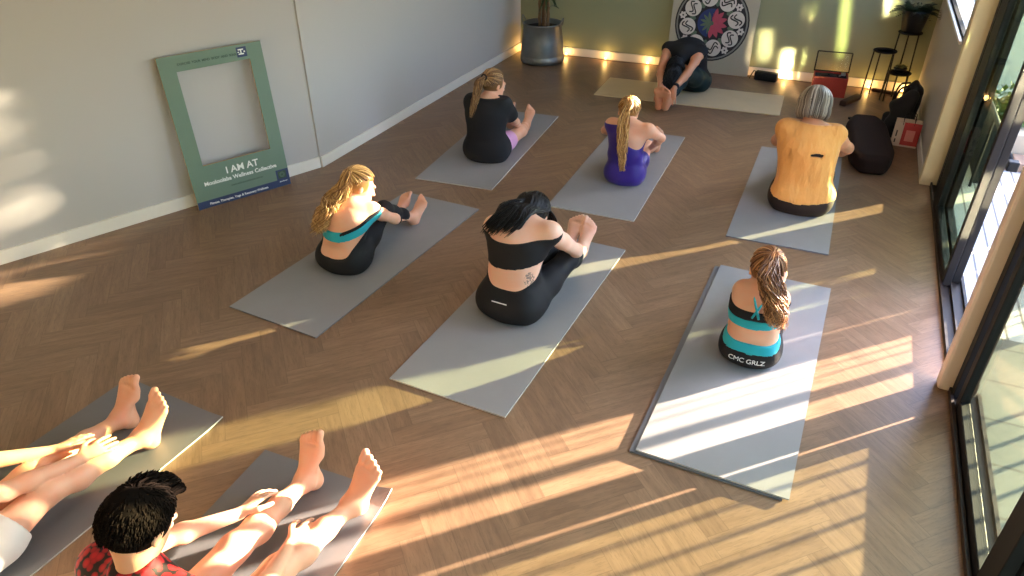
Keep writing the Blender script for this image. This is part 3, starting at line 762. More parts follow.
def ponytail(J, tie, curve, seed, n=170, rad=.0042, spread=.022, wave=.006, freq=9, cover=260, tail_w=1.0, taper=.5):
    """hair swept over the scalp to tie=(th,ph), then hanging along curve (list of 3D points)"""
    r = random.Random(seed); S = []; s = J['hs']
    for _ in range(cover):
        ph = r.uniform(-math.pi, math.pi); th = hairline(ph)*math.sqrt(r.uniform(.0, 1)); p = over_scalp(J, (th, ph), tie, 12, .006+r.uniform(0, .007))
        S.append((p, .0048*s))
    cv = bez(curve, 18)
    for _ in range(n):
        a = r.uniform(0, 6.28); q = math.sqrt(r.random())*spread; o1 = np.array([math.cos(a)*q, math.sin(a)*q, r.uniform(-.4, .4)*q]); L = int(len(cv)*r.uniform(.72, 1.0)); L = max(L, 6); phs = r.uniform(0, 6.28); P_ = []
        for i in range(L):
            t = i/(len(cv)-1); w = tail_w*(.35+.65*min(1, t*4))*(1-taper*max(0, t-.5)*2)
            wob = np.array([math.sin(phs+t*freq*2), math.cos(phs*1.7+t*freq*2.3), .3*math.sin(t*freq+phs)])*wave*min(1, t*4)
            P_.append(cv[i]+o1*w+wob)
        S.append((P_, rad*s))
    return S

# ------------------------------------------------------------------ people
def skin_mat(name, col, blush=.25):
    b = NB(name); co = b.coord('Object'); n = b.noise(co, 14, 4, .6); n2 = b.noise(co, 240, 2, .6)
    c = b.mix(b.ramp(n, [(.35, (0, 0, 0)), (.7, (1, 1, 1))]), col, (min(1, col[0]*1.05), col[1]*(1-blush*.45), col[2]*(1-blush*.6)))
    return b.bsdf(c, .5, b.bump(n2, .08, .001), spec=.4, sss=.12)
M['skin'] = skin_mat('skin_light', srgb(222, 172, 142)); M['skin_pale'] = skin_mat('skin_pale', srgb(226, 184, 160)); M['skin_tan'] = skin_mat('skin_tan', srgb(208, 152, 118))
def cloth(name, col, rough=.75, sheen=.15, crease=0.0):
    b = NB(name); co = b.coord('Object'); n = b.noise(co, 420, 2, .5); n2 = b.noise(co, 9, 3, .5)
    c = b.mix(n2, tuple(x*.88 for x in col), tuple(min(1, x*1.1) for x in col))
    nm = b.bump(n, .15, .001)
    if crease:
        s = b.sep(co); w = b.comb(b.math('MULTIPLY', s[0], 2.2), s[1], b.math('MULTIPLY', s[2], .7)); nm = b.bump(b.noise(w, 9, 3, .55), crease, .05)
    return b.bsdf(c, rough, nm, spec=.25, sheen=sheen)
M['black_cloth'] = cloth('black_stretch_fabric', (.012, .012, .014), .7, .0); M['black_tee'] = cloth('black_cotton', (.016, .016, .018), .85, .0)
M['teal'] = cloth('teal_stretch_fabric', srgb(36, 164, 180)); M['purple'] = cloth('purple_leotard_fabric', srgb(52, 34, 128), .45)
M['orange'] = cloth('orange_cotton', srgb(232, 164, 88), crease=.5); M['brown_cloth'] = cloth('dark_brown_stretch_fabric', (.03, .018, .014), .7, .0)
M['pink'] = cloth('pink_stretch_fabric', srgb(222, 164, 204)); M['white_cloth'] = cloth('white_cotton', srgb(232, 228, 222)); M['dark_teal'] = cloth('dark_teal_stretch_fabric', srgb(22, 44, 46), .6, .0)
M['grey_mesh'] = cloth('grey_mesh_fabric', srgb(120, 112, 112))
b = NB('red_patterned_cotton'); co = b.coord('Object'); v = N(b.nt, 'ShaderNodeTexVoronoi'); v.inputs['Scale'].default_value = 42; b.nt.links.new(co, v.inputs['Vector'])
M['red_shirt'] = b.bsdf(b.ramp(v.outputs['Distance'], [(.25, srgb(186, 22, 34)), (.55, srgb(140, 14, 26)), (.62, srgb(30, 10, 14))]), .75)
M['white_print'] = simple('white_print', (.8, .8, .8), .6); M['eye'] = simple('eye_white', (.75, .73, .7), .3); M['grey_print'] = simple('grey_print', (.3, .3, .3), .6)
M['hair_black'] = hair_mat('black_hair', [(0, (.004, .004, .005)), (1, (.009, .008, .008))], .5)
M['hair_blond'] = hair_mat('blond_hair', [(0, srgb(120, 82, 44)), (.4, srgb(176, 130, 74)), (1, srgb(226, 186, 122))])
M['hair_dblond'] = hair_mat('dark_blond_hair', [(0, srgb(84, 58, 36)), (.5, srgb(138, 100, 62)), (1, srgb(198, 160, 108))])
M['hair_brown'] = hair_mat('brown_hair', [(0, srgb(78, 48, 30)), (.5, srgb(142, 94, 58)), (1, srgb(210, 160, 108))])
M['hair_dark'] = hair_mat('dark_brown_hair', [(0, srgb(17, 13, 11)), (.6, srgb(23, 17, 14)), (1, srgb(33, 25, 21))], .95, .05)
M['hair_grey'] = hair_mat('grey_hair', [(0, srgb(74, 64, 54)), (.5, srgb(128, 118, 104)), (1, srgb(188, 178, 162))])

def seated(s, c7, head, hf, hu, anL, anR, wrL, wrR, **kw):
    pel = V3(0, 0, .102*s if 'pelz' not in kw else kw['pelz']); c = V3(*c7); bulge = kw.get('bulge', .055)*s
    ax = unit(c-pel); bk = unit(np.cross(ax, V3(1, 0, 0))); bk = bk if bk[1] < 0 else -bk
    P = dict(pel=pel, waist=pel+(c-pel)*.38+bk*bulge*.9, chest=pel+(c-pel)*.68+bk*bulge*.9, c7=c, head=head, hf=hf, hu=hu, hs=kw.get('hs', s), fat=kw.get('fat', 1.0), shw=kw.get('shw', .165), shside=kw.get('shside', (1, 0, 0)), floor=kw.get('floor', .0105), ls=kw.get('ls', 1.0), wf=kw.get('wf', 1.0))
    if 'sh' in kw: P['sh'] = kw['sh']
    for nm, an, wr, sg in (('L', anL, wrL, -1), ('R', anR, wrR, 1)):
        P['leg'+nm] = dict(a=an, t=kw.get('t'+nm, (0, .22, 1)), hint=kw.get('kh', (0, 0, 1)), fat=kw.get('legfat', 1.0), fs=kw.get('fs', 1.0))
        P['arm'+nm] = dict(w=wr, hint=kw.get('eh'+nm, (sg*.7, -.1, -.5)), n=kw.get('hn'+nm, (-sg*.4, 0, -1)), d=kw.get('hd'+nm, (-sg*.1, .9, -.25)), curl=kw.get('curl', .45), thumb=(-sg, 0, .2), fat=kw.get('armfat', 1.0))
        if 'k'+nm in kw: P['leg'+nm]['k'] = kw['k'+nm]
        if 'e'+nm in kw: P['arm'+nm]['e'] = kw['e'+nm]
    return P
def eyes(B):
    J = B['J']; f, u = J['hf'], J['hu']; r = np.cross(f, u); s = J['hs']
    for sg in (-1, 1):
        c = J['hc']+r*sg*.032*s+f*.083*s-u*.012*s; bm = bmesh.new()
        bmesh.ops.create_uvsphere(bm, u_segments=12, v_segments=8, radius=.0105*s); bmesh.ops.translate(bm, verts=bm.verts, vec=Vector(c)); from_bm('eye', bm, M['eye'], B['obj'], True)
def tube_part(B, name, pts, rad, mat):  # tube along pts, for garment straps and the hair tie
    bm = bmesh.new(); bm_tube(bm, [tuple(p) for p in pts], rad, 8); return from_bm(name, bm, mat, B['obj'], True)
def band(B, name, limb, p, n, w, off, mat):
    """ring of cloth around a limb field at point p, axis n"""
    g = B['g']; n = unit(n); F = np.maximum(np.maximum(B['F'][limb]-off, half(g, p+n*w/2, n)), half(g, p-n*w/2, -n))
    F = np.maximum(F, ball(g, p, .09)); return garment(B, name, F, mat)
def leg_cut(B, frac_of, nm, t):
    """leg field kept from hip to fraction t of thigh ('th') or shin ('sh')"""
    J = B['J']; a, b_ = (J['hip'+nm], J['kn'+nm]) if frac_of == 'th' else (J['kn'+nm], J['an'+nm])
    return limb_cut(B['g'], B['F']['leg'+nm], a+(b_-a)*t, b_-a)
def bottoms(B, name, mat, seg, t, wp, wn, zmax, off=.004, folds=0.0, k=.045, seed=0):
    g = B['g']; lo = np.maximum(np.maximum(B['core'], half(g, wp, wn)), half(g, (0, 0, zmax), (0, 0, 1)))
    F = smin(lo, np.minimum(leg_cut(B, seg, 'L', t), leg_cut(B, seg, 'R', t)), k)-off
    return garment(B, name, F, mat, folds=folds, seed=seed)
def core_band(B, name, mat, lo, hi, off=.005, extra=None, folds=0.0, n=(0, 0, 1), arms=0.0, seed=0, fs=18, base=None):
    """torso garment between two planes; arms = sleeve length as fraction of the upper arm"""
    g = B['g']; J = B['J']; F = B['core']
    if arms:
        sl = []
        for nm in 'LR':
            a, b_ = J['sh'+nm], J['el'+nm]; sl.append(np.maximum(limb_cut(g, B['F']['arm'+nm], a+(b_-a)*arms, b_-a), ball(g, a, .24*B['s']))-.006)
        F = smin(F, np.minimum(*sl), .03)
    if base is not None: F = smin(F, base, .045)
    F = F-off
    F = np.maximum(np.maximum(F, half(g, lo, -np.asarray(n, float))), half(g, hi, n))
    if extra is not None: F = np.maximum(F, extra)
    return garment(B, name, F, mat, folds=folds, seed=seed, fs=fs)
def plabel(B, label):
    return tag(B['obj'], label, 'person', 'people stretching on the mats')

# --- black-haired woman in the middle
def person_middle():
    s = 1.0
    P = seated(s, (.0, .14, .51), (-.01, .25, .465), (-.12, .62, -.78), (-.1, .75, .62), (.03, .67, .085), (.115, .66, .085), (-.02, .52, .20), (.15, .48, .19), tL=(.05, .28, 1), tR=(.12, .3, 1), ls=.93, kR=(.165, .335, .20), kL=(.03, .35, .21),
               sh={'L': (-.155, .10, .44), 'R': (.165, .095, .48)}, eR=(.235, .28, .30), eL=(-.18, .3, .28), bulge=.045, hdR=(-.1, .8, -.35))
    B = body('person', (-1.31, 2.86, 0), -3, s, P, .0058, M['skin_pale']); plabel(B, 'person with long black hair in black crop top and black leggings on the middle mat')
    g = B['g']; X, Y, Z = g.full()
    bottoms(B, 'leggings', M['black_cloth'], 'sh', .80, (0, -.13, .175), (0, -.55, .83), .30)
    J = B['J']
    for nm in 'LR': band(B, 'mesh_panel', 'leg'+nm, J['kn'+nm]+(J['an'+nm]-J['kn'+nm])*.58, J['an'+nm]-J['kn'+nm], .055, .0062, M['grey_mesh'])
    core_band(B, 'crop_top', M['black_cloth'], (0, -.1, .312), (0, -.1, .440), n=(-.10, -.12, 1))
    # logo line on the waistband
    S = []; r = random.Random(3); H = J['hc']
    for _ in range(330):
        ph = r.uniform(-math.pi, math.pi); th = hairline(ph)*math.sqrt(r.random()); p = over_scalp(J, (.15, 0.0), (th, ph), 7, .008+r.uniform(0, .01)); S.append((p, .006))
    for _ in range(260):      # long hair falling to her left and forward
        ph = r.uniform(-2.9, -.3); st = over_scalp(J, (.5, ph*.6), (1.45, ph), 6, .014+r.uniform(0, .012)); e = st[-1]
        tgt = V3(-.095+r.uniform(-.05, .06), .035+r.uniform(-.035, .06), .47+r.uniform(-.075, .02)); S.append((bez([st[0], st[3], e, (e+tgt)/2+V3(-.02, -.005, .05), tgt], 14), .0058))
    for _ in range(300):      # thick sweep over the nape and left shoulder
        st = over_scalp(J, (.2, 0), (1.7, math.pi+r.uniform(-1.1, .5)), 7, .012+r.uniform(0, .012)); e = st[-1]; tgt = V3(-.045+r.uniform(-.08, .09), .07+r.uniform(-.035, .03), .535+r.uniform(-.015, .012)); S.append((bez([st[1], st[4], e, (e+tgt)/2+V3(0, 0, .025), tgt, tgt+V3(-.045, -.06+r.uniform(-.02, .02), -.055+r.uniform(-.03, .01))], 14), .0062))
    for _ in range(150):      # curtain falling forward to the shins
        ph = r.uniform(-1.2, 1.5); st = over_scalp(J, (.4, ph), (1.3, ph), 5, .012); e = st[-1]; S.append((bez([st[0], e, e+V3(r.uniform(-.03, .03), .03, -.07), e+V3(r.uniform(-.04, .04), .03, -.15)], 9), .005))
    hair_mesh('hair', S, M['hair_black'], B['obj'], .3, 3); hair_cap(B, M['hair_black']); eyes(B)
    return B
# tattoo lives in her skin: faint dark lines low on the right of her back
def tattoo_skin():
    m = skin_mat('skin_pale_tattoo', srgb(226, 184, 160)); nt = m.node_tree; pb = [n for n in nt.nodes if n.type == 'BSDF_PRINCIPLED'][0]
    b = NB.__new__(NB); b.m = m; b.nt = nt; src = pb.inputs['Base Color'].links[0].from_socket
    co = b.coord('Object'); s = b.sep(co)
    q = lambda sck, c0, r0: b.math('POWER', b.math('DIVIDE', b.math('SUBTRACT', sck, c0), r0), 2.0)
    d = b.math('ADD', b.math('ADD', q(s[0], .125, .03), q(s[1], -.075, .06)), q(s[2], .27, .05))
    msk = b.math('MULTIPLY', b.math('LESS_THAN', d, 1.0), b.math('GREATER_THAN', b.noise(co, 90, 3, .7), .5))
    c = b.mix(b.math('MULTIPLY', msk, .7), src, (.06, .07, .08)); nt.links.new(c, pb.inputs['Base Color']); return m
M['skin_tattoo'] = tattoo_skin()
Bm = person_middle(); Bm['obj'].data.materials[0] = M['skin_tattoo']
bm = bmesh.new(); bm_box(bm, (-.045, -.1495, .148), (.04, -.1475, .154)); o = from_bm('waistband_logo', bm, M['white_print'], Bm['obj'])

# --- curly blonde person, left
def person_left():
    s = .86
    P = seated(s, (.04, .09, .395), (.05, .155, .47), (.55, .72, -.42), (.1, .42, .9), (.0, .61, .062), (.115, .60, .06), (-.02, .42, .14), (.12, .42, .135), tL=(.1, .55, 1), tR=(.22, .65, 1), hs=.93,
               sh={'L': (-.10, .05, .345), 'R': (.15, .11, .345)}, eR=(.18, .28, .22), eL=(-.12, .25, .24), bulge=.05, hdR=(-.05, .9, -.25))
    B = body('person', (-2.415, 2.90, 0), 2, s, P, .0058, M['skin']); plabel(B, 'person with long curly blonde hair, teal band top and black leggings nearest the left wall')
    J = B['J']; g = B['g']
    bottoms(B, 'leggings', M['black_cloth'], 'sh', .72, (0, -.13, .105), (0, -.72, .69), .27)
    core_band(B, 'teal_band', M['teal'], (0, -.1, .215), (0, -.1, .272), n=(-.06, -.35, 1))
    core_band(B, 'crop_top', M['black_cloth'], (0, -.1, .235), (.1, -.1, .29), off=.007, n=(-.35, -.2, 1), extra=half(g, (.05, 0, 0), (-1, 0, 0)))
    tube_part(B, 'strap', bez([J['shR']+V3(-.05, -.10, -.06), J['shR']+V3(-.045, -.03, .035), J['shR']+V3(-.04, .05, .02)], 10), .008, M['teal'])
    band(B, 'wristband', 'armR', J['wrR']-unit(J['wrR']-J['elR'])*.012, J['wrR']-J['elR'], .022, .005, M['black_cloth'])
    band(B, 'anklet', 'legL', J['anL']-unit(J['anL']-J['knL'])*.03, J['anL']-J['knL'], .012, .004, M['black_cloth'])
    tie = (1.0, 2.7); base = over_scalp(J, tie, tie, 2, .012)[0]
    S = ponytail(J, tie, [base, V3(.02, .05, .49), V3(-.015, -.005, .44), V3(-.04, -.06, .385), V3(-.055, -.105, .325), V3(-.06, -.135, .265)], 11, n=420, spread=.047, wave=.017, freq=11, tail_w=1.0, taper=.35, rad=.0032)
    hair_mesh('hair', S, M['hair_blond'], B['obj'], .3, 11); hair_cap(B, M['hair_blond']); eyes(B)
person_left()

# --- person in black tee, back left
def person_tee():
    s = .88
    P = seated(s, (.0, .04, .475), (.02, .10, .56), (.45, .85, -.25), (.02, .25, .97), (-.06, .60, .08), (.10, .595, .08), (-.02, .40, .17), (.13, .35, .16), tL=(-.05, .25, 1), tR=(.16, .35, 1), eR=(.165, .16, .27), eL=(-.17, .17, .3), kR=(.15, .31, .125), hs=.95, fat=1.06, shw=.138, bulge=.04, hdR=(-.3, .9, -.3))
    B = body('person', (-2.38, 4.74, 0), 3, s, P, .0064, M['skin']); plabel(B, 'person with dark blond ponytail in loose black tee and pink shorts by the left wall')
    bottoms(B, 'shorts', M['pink'], 'th', .62, (0, -.13, .2), (0, 0, 1), .2)
    core_band(B, 't_shirt', M['black_tee'], (0, 0, .0), (0, .03, .487), off=.016, arms=.62, folds=.0035, seed=4, base=np.maximum(B['legs'], half(B['g'], (0, .03, 0), (0, 1, 0))))
    J = B['J']; tie = (1.25, math.pi-.2); base = over_scalp(J, tie, tie, 2, .012)[0]
    S = ponytail(J, tie, [base, base+V3(-.02, -.045, -.02), base+V3(-.035, -.085, -.11), base+V3(-.05, -.12, -.21), base+V3(-.065, -.13, -.30)], 5, n=240, spread=.028, wave=.006, rad=.003)
    hair_mesh('hair', S, M['hair_dblond'], B['obj'], .5, 5); hair_cap(B, M['hair_dblond']); eyes(B)
    tube_part(B, 'hair_tie', [base+V3(.02*math.cos(a), -.018, .02*math.sin(a)) for a in np.linspace(0, 6.28, 13)], .006, M['black_cloth'])
person_tee()

# --- girl in purple leotard, back middle
def person_purple():
    s = .78
    P = seated(s, (-.015, .06, .435), (-.045, .12, .485), (-.1, .9, -.5), (0, .5, .87), (-.05, .60, .07), (.05, .60, .07), (-.06, .34, .18), (.09, .28, .17), eR=(.215, .10, .335), eL=(-.215, .12, .32), hs=.9, sh={'L': (-.135, .03, .405), 'R': (.135, .03, .405)}, bulge=.05, wf=1.2, fat=.95, hdR=(-.5, .8, -.3))
    B = body('person', (-1.26, 4.73, 0), -2, s, P, .006, M['skin']); plabel(B, 'girl with long blonde braid in purple leotard on the back middle mat')
    g = B['g']
    F = smin(B['core'], np.minimum(leg_cut(B, 'th', 'L', .6), leg_cut(B, 'th', 'R', .6)), .045)-.0045
    F = np.maximum(np.maximum(F, half(g, (-.01, -.12, .315), (.55, -.5, .66))), half(g, (0, 0, .425), (0, 0, 1)))
    garment(B, 'leotard', F, M['purple'])
    J = B['J']; tie = (1.0, math.pi-.1); base = over_scalp(J, tie, tie, 2, .012)[0]
    cv = [base, V3(-.03, -.02, .50), V3(-.01, -.09, .41), V3(.01, -.145, .32), V3(.025, -.172, .24), V3(.035, -.178, .165)]
    S = ponytail(J, tie, cv, 8, n=170, spread=.040, wave=.007, tail_w=.95, rad=.003)
    C3 = bez(cv, 46); r = random.Random(2)
    for k in range(3):        # three plaited strands, each a bundle
        for q in range(26):
            o1 = np.array([r.uniform(-1, 1), r.uniform(-1, 1), r.uniform(-1, 1)])*.011; pts = []
            for i, c in enumerate(C3):
                t = i/45; a = t*20+k*2.094; w = .021*(1-.45*t); pts.append(c+V3(w*math.sin(a), .5*w*math.sin(2*a)-.004, 0)+o1*(1-.3*t))
            S.append((pts, .0042))
    hair_mesh('hair', S, M['hair_blond'], B['obj'], .2, 8); hair_cap(B, M['hair_blond']); eyes(B)
person_purple()

# --- person in orange top, back right
def person_orange():
    s = 1.04
    P = seated(s, (-.03, .07, .565), (-.045, .14, .655), (.0, .93, -.35), (0, .3, .95), (-.07, .74, .085), (.09, .74, .085), (-.12, .50, .22), (.12, .50, .22), hs=.98, fat=1.1, shw=.135, bulge=.03, armfat=1.1, eR=(.215, .29, .36), eL=(-.235, .29, .35))
    B = body('person', (-.05, 4.78, 0), 0, s, P, .0064, M['skin_tan']); plabel(B, 'person with grey bobbed hair in sleeveless orange top near the glass door')
    g = B['g']; X, Y, Z = g.full(); J = B['J']
    bottoms(B, 'leggings', M['brown_cloth'], 'sh', .86, (0, -.1, .22), (0, 0, 1), .22, off=.006)
    F = B['core']-.020; F = np.maximum(np.maximum(F, half(g, (0, -.1, .125), (0, .15, -1))), half(g, (0, .03, .592), (0, .1, 1)))
    key = np.maximum(np.maximum(np.abs((X-.035)/.056), np.abs((Z-.432+.25*(X-.035)**2/.056)/.018)), np.abs((Y+.1)/.12))-1
    F2 = np.maximum(F, -(key*.018).astype(np.float32))
    for nm, sg in (('L', -1), ('R', 1)): F2 = np.maximum(F2, -ball(g, J['sh'+nm]+V3(sg*.06, .03, -.06), .062))
    garment(B, 'tank_top', F2, M['orange'], folds=.009, fs=9, seed=6)
    core_band(B, 'bra_back', M['black_cloth'], (0, 0, .405), (0, 0, .465), off=.006)
    S = []; r = random.Random(9)
    for _ in range(420):
        ph = r.uniform(-math.pi, math.pi)
        if abs(ph) < .55: continue
        tp = (r.uniform(.05, .5), ph*.9); st = over_scalp(J, tp, (1.75, ph), 8, .016+r.uniform(0, .014)); e = st[-1]; out = unit(e-J['hc']); u = J['hu']
        S.append((bez(st+[e-u*.04+out*.006, e-u*.075-out*.012], 14), .0062))
    for _ in range(160):
        ph = r.uniform(-math.pi, math.pi); S.append((over_scalp(J, (.02, 0), (1.2*math.sqrt(r.random()), ph), 8, .02+r.uniform(0, .01)), .006))
    hair_mesh('hair', S, M['hair_grey'], B['obj'], -.5, 9); hair_cap(B, M['hair_grey'], .012); eyes(B)
person_orange()

# --- small girl, front right
def person_girl():
    s = .74
    P = seated(s, (-.01, .06, .385), (-.005, .115, .445), (-.15, .9, -.45), (0, .45, .9), (-.04, .56, .075), (.05, .56, .075), (-.06, .33, .15), (.07, .33, .15), hs=.92, sh={'L': (-.082, .045, .352), 'R': (.078, .045, .348)}, bulge=.05, wf=1.16, floor=.0195, pelz=.09, eL=(-.108, .2, .25), eR=(.102, .2, .25), fat=.95)
    B = body('person', (-.10, 2.96, 0), 0, s, P, .0052, M['skin']); plabel(B, 'small girl with brown ponytail, teal and black striped top, on the sunlit front right mat')
    J = B['J']; g = B['g']
    core_band(B, 'black_band', M['black_cloth'], (0, -.1, .275), (0, -.1, .318), n=(-.05, -.12, 1), off=.006)
    core_band(B, 'teal_band', M['teal'], (0, -.1, .232), (0, -.1, .276), n=(-.05, -.12, 1), off=.0055)
    core_band(B, 'teal_waistband', M['teal'], (0, -.1, .112), (0, -.1, .150), n=(0, -.2, 1), off=.007)
    bottoms(B, 'shorts', M['black_cloth'], 'th', .55, (0, -.1, .114), (0, -.2, 1), .25, off=.005)
    for sg in (-1, 1):
        sh = J['sh'+('L' if sg < 0 else 'R')]; tube_part(B, 'strap', bez([V3(-sg*.015, -.112, .312), sh+V3(-sg*.055, -.07, .02), sh+V3(-sg*.05, .0, .042), sh+V3(-sg*.05, .05, .0)], 12), .0055, M['teal'])
    tie = (.8, math.pi-.15); base = over_scalp(J, tie, tie, 2, .014)[0]
    S = ponytail(J, tie, [base, V3(.01, -.01, .51), V3(.04, -.06, .46), V3(.07, -.10, .40), V3(.09, -.115, .34), V3(.10, -.12, .28)], 21, n=420, spread=.044, wave=.016, freq=10, taper=.3, rad=.003)
    hair_mesh('hair', S, M['hair_brown'], B['obj'], .7, 21); hair_cap(B, M['hair_brown']); eyes(B)
    # white lettering across the seat of the shorts
    cu = bpy.data.curves.new('seat_text', 'FONT'); cu.body = 'CMC GRLZ'; cu.size = .036; cu.align_x = 'CENTER'; cu.extrude = .0008; cu.space_character = .95
    to = bpy.data.objects.new('tmp', cu); C.objects.link(to); bpy.context.view_layer.update()
    me = bpy.data.meshes.new_from_object(to.evaluated_get(bpy.context.evaluated_depsgraph_get())); bpy.data.objects.remove(to)
    bmx = bmesh.new(); bmx.from_mesh(me); bmesh.ops.subdivide_edges(bmx, edges=[e for e in bmx.edges if e.calc_length() > .008], cuts=2); bmx.to_mesh(me); bmx.free()
    from mathutils.bvhtree import BVHTree
    sh = [c for c in B['obj'].children if c.name.startswith('shorts')][0]; bv = BVHTree.FromPolygons([v.co for v in sh.data.vertices], [p.vertices[:] for p in sh.data.polygons])
    for v in me.vertices:
        x, y, ex = v.co.x, v.co.y, v.co.z
        h = bv.ray_cast(Vector((x*.98, -.5, .062+y)), Vector((0, 1, 0)))
        v.co = (h[0]+h[1]*(.0012+ex)) if h[0] is not None else Vector((x, -.13, .062+y))
    link_mesh('seat_lettering', me, M['white_print'], B['obj'])
person_girl()

# --- teacher folded forward, facing the class
def person_teacher():
    s = .98
    P = seated(s, (.05, .30, .425), (.065, .40, .31), (.0, -.2, -1), (.0, 1, -.25), (.035, .71, .085), (.105, .71, .085), (.14, .68, .17), (.10, .64, .18), tL=(0, .25, 1), tR=(0, .25, 1), bulge=.14,
               sh={'L': (-.10, .22, .43), 'R': (.205, .22, .43)}, eR=(.20, .45, .29), eL=(-.055, .45, .29), hdL=(0, .5, -1), hdR=(0, .5, -1), hnL=(0, -1, -.2), hnR=(0, -1, -.2), kh=(0, 0, 1))
    P['armL']['w'] = (.0, .665, .20); P['armR']['w'] = (.13, .665, .20)
    B = body('person', (-1.30, 7.10, 0), 178, s, P, .0064, M['skin_tan']); plabel(B, 'teacher in black top folded forward facing the class on the cream mat')
    g = B['g']; J = B['J']
    bottoms(B, 'leggings', M['dark_teal'], 'sh', .85, (0, -.1, .22), (0, -.3, 1), .3)
    core_band(B, 'tank_top', M['black_tee'], (0, 0, .05), (.05, .405, .40), off=.009, n=(0, .8, .2))
    band(B, 'wristband', 'armL', J['wrL']-unit(J['wrL']-J['elL'])*.03, J['wrL']-J['elL'], .03, .006, M['black_cloth'])
    S = []; r = random.Random(31)
    for _ in range(260):
        ph = r.uniform(-math.pi, math.pi); th = hairline(ph)*math.sqrt(r.random()); p = over_scalp(J, (1.2, math.pi), (th, ph), 7, .008+r.uniform(0, .01)); S.append((p, .006))
    for _ in range(200):
        ph = r.uniform(-math.pi, math.pi); e = over_scalp(J, (.5, ph), (.9, ph), 2, .014)[-1]; S.append((bez([e, e+V3(0, .06, -.03), V3(.07+r.uniform(-.055, .055), .60+r.uniform(-.04, .04), .24), V3(.065+r.uniform(-.045, .045), .66+r.uniform(-.05, .02), .15)], 9), .005))
    hair_mesh('hair', S, M['hair_black'], B['obj'], .2, 31); hair_cap(B, M['hair_black']); eyes(B)
person_teacher()

# --- boy in red shirt, bottom
def person_boy():
    s = .92
    P = seated(s, (.0, .07, .47), (.02, .11, .63), (-.12, .78, -.62), (-.05, .6, .8), (-.06, .77, .085), (.17, .745, .085), (-.10, .49, .19), (.12, .49, .155), tL=(.04, .14, 1), tR=(.26, .22, 1), hs=1.02, fs=1.22, eR=(.20, .24, .21), eL=(-.215, .26, .25), shw=.16, bulge=.02, kL=(-.045, .395, .15), kR=(.14, .39, .14), spread=1.3, hdL=(.15, .95, .05), curl=.3, hdR=(.1, .9, -.25))
    B = body('person', (-1.46, .62, 0), 0, s, P, .0048, M['skin']); plabel(B, 'child with short dark hair in red shirt, seen from behind at the bottom')
    bottoms(B, 'shorts', M['black_cloth'], 'th', .35, (0, -.1, .24), (0, 0, 1), .24, off=.012)
    J = B['J']; core_band(B, 't_shirt', M['red_shirt'], (0, 0, .12), (0, .07, .535), off=.014, arms=.62, folds=.004, seed=12, n=(0, -.25, 1))
    S = []; r = random.Random(41)
    for _ in range(2600):
        ph = r.uniform(-math.pi, math.pi); th = (hairline(ph)+.12)*math.sqrt(r.random()); p = over_scalp(J, (th, ph), (th, ph), 2, .004)[0]; out = unit(p-J['hc']); u = J['hu']; f = J['hf']
        top = max(0, 1-th/1.25); L = .010+.022*top+.004*r.random(); dr = unit(out*(.08+.36*top)+f*(.8*top)-u*(.9*(1-top))+V3(r.uniform(-.3, .3), r.uniform(-.3, .3), r.uniform(-.2, .2)))
        S.append(([p, p+out*.004+dr*L*.4, p+out*.005+dr*L*.8, p+out*.003+dr*L*1.25], .0024+.0014*top))
    for _ in range(60):      # cowlick curling at the front
        th, ph = r.uniform(.5, .95), r.uniform(-.1, 1.0); p = over_scalp(J, (th, ph), (th, ph), 2, .006)[0]; out = unit(p-J['hc']); f = J['hf']
        S.append((bez([p, p+out*.018+f*.008, p+out*.026+f*.022, p+out*.014+f*.034, p+out*.006+f*.026], 9), .0045))
    hair_mesh('hair', S, M['hair_dark'], B['obj'], .2, 41); hair_cap(B, M['hair_dark'], .006); eyes(B)
person_boy()

# --- person with white shorts, bottom left
def person_corner():
    s = .92
    P = seated(s, (.02, .10, .50), (.02, .17, .60), (0, .9, -.3), (0, .3, .95), (-.075, .81, .08), (.10, .765, .08), (-.06, .52, .17), (.09, .53, .185), tL=(.13, .22, 1), tR=(.22, .36, 1), fs=1.18, kL=(-.06, .40, .14), kR=(.08, .38, .15), hdL=(.15, .95, -.1), hdR=(.1, .95, -.12), curl=.15, eL=(-.21, .27, .26), eR=(.05, .28, .24), sh={'L': (-.14, .07, .45), 'R': (.15, .07, .45)}, spread=1.1)
    B = body('person', (-2.39, .54, 0), 0, s, P, .0048, M['skin']); plabel(B, 'person in white shorts at the bottom left, only bare legs and reaching arms showing')
    bottoms(B, 'shorts', M['white_cloth'], 'th', .60, (0, -.1, .24), (0, 0, 1), .24, off=.014, folds=.004, seed=3)
    core_band(B, 't_shirt', M['white_cloth'], (0, 0, .15), (0, .1, .485), off=.012, arms=.5, folds=.003, seed=5)
    J = B['J']; S = []; r = random.Random(51)
    for _ in range(420):
        ph = r.uniform(-math.pi, math.pi); th = hairline(ph)*math.sqrt(r.random()); p = over_scalp(J, (.05, 0), (th, ph), 7, .010+r.uniform(0, .008)); S.append((p, .006))
    hair_mesh('hair', S, M['hair_dark'], B['obj'], .5, 51); hair_cap(B, M['hair_dark']); eyes(B)
person_corner()

# ------------------------------------------------------------------ props
def text_mesh(name, body_, size, mat, parent, mtx, align='CENTER', extrude=.0006, bold=0.0):
    cu = bpy.data.curves.new(name, 'FONT'); cu.body = body_; cu.size = size; cu.align_x = align; cu.align_y = 'CENTER'; cu.extrude = extrude; cu.offset = bold
    to = bpy.data.objects.new('tmp_text', cu); C.objects.link(to); bpy.context.view_layer.update()
    me = bpy.data.meshes.new_from_object(to.evaluated_get(bpy.context.evaluated_depsgraph_get())); bpy.data.objects.remove(to)
    o = link_mesh(name, me, mat, parent); me.transform(mtx); return o
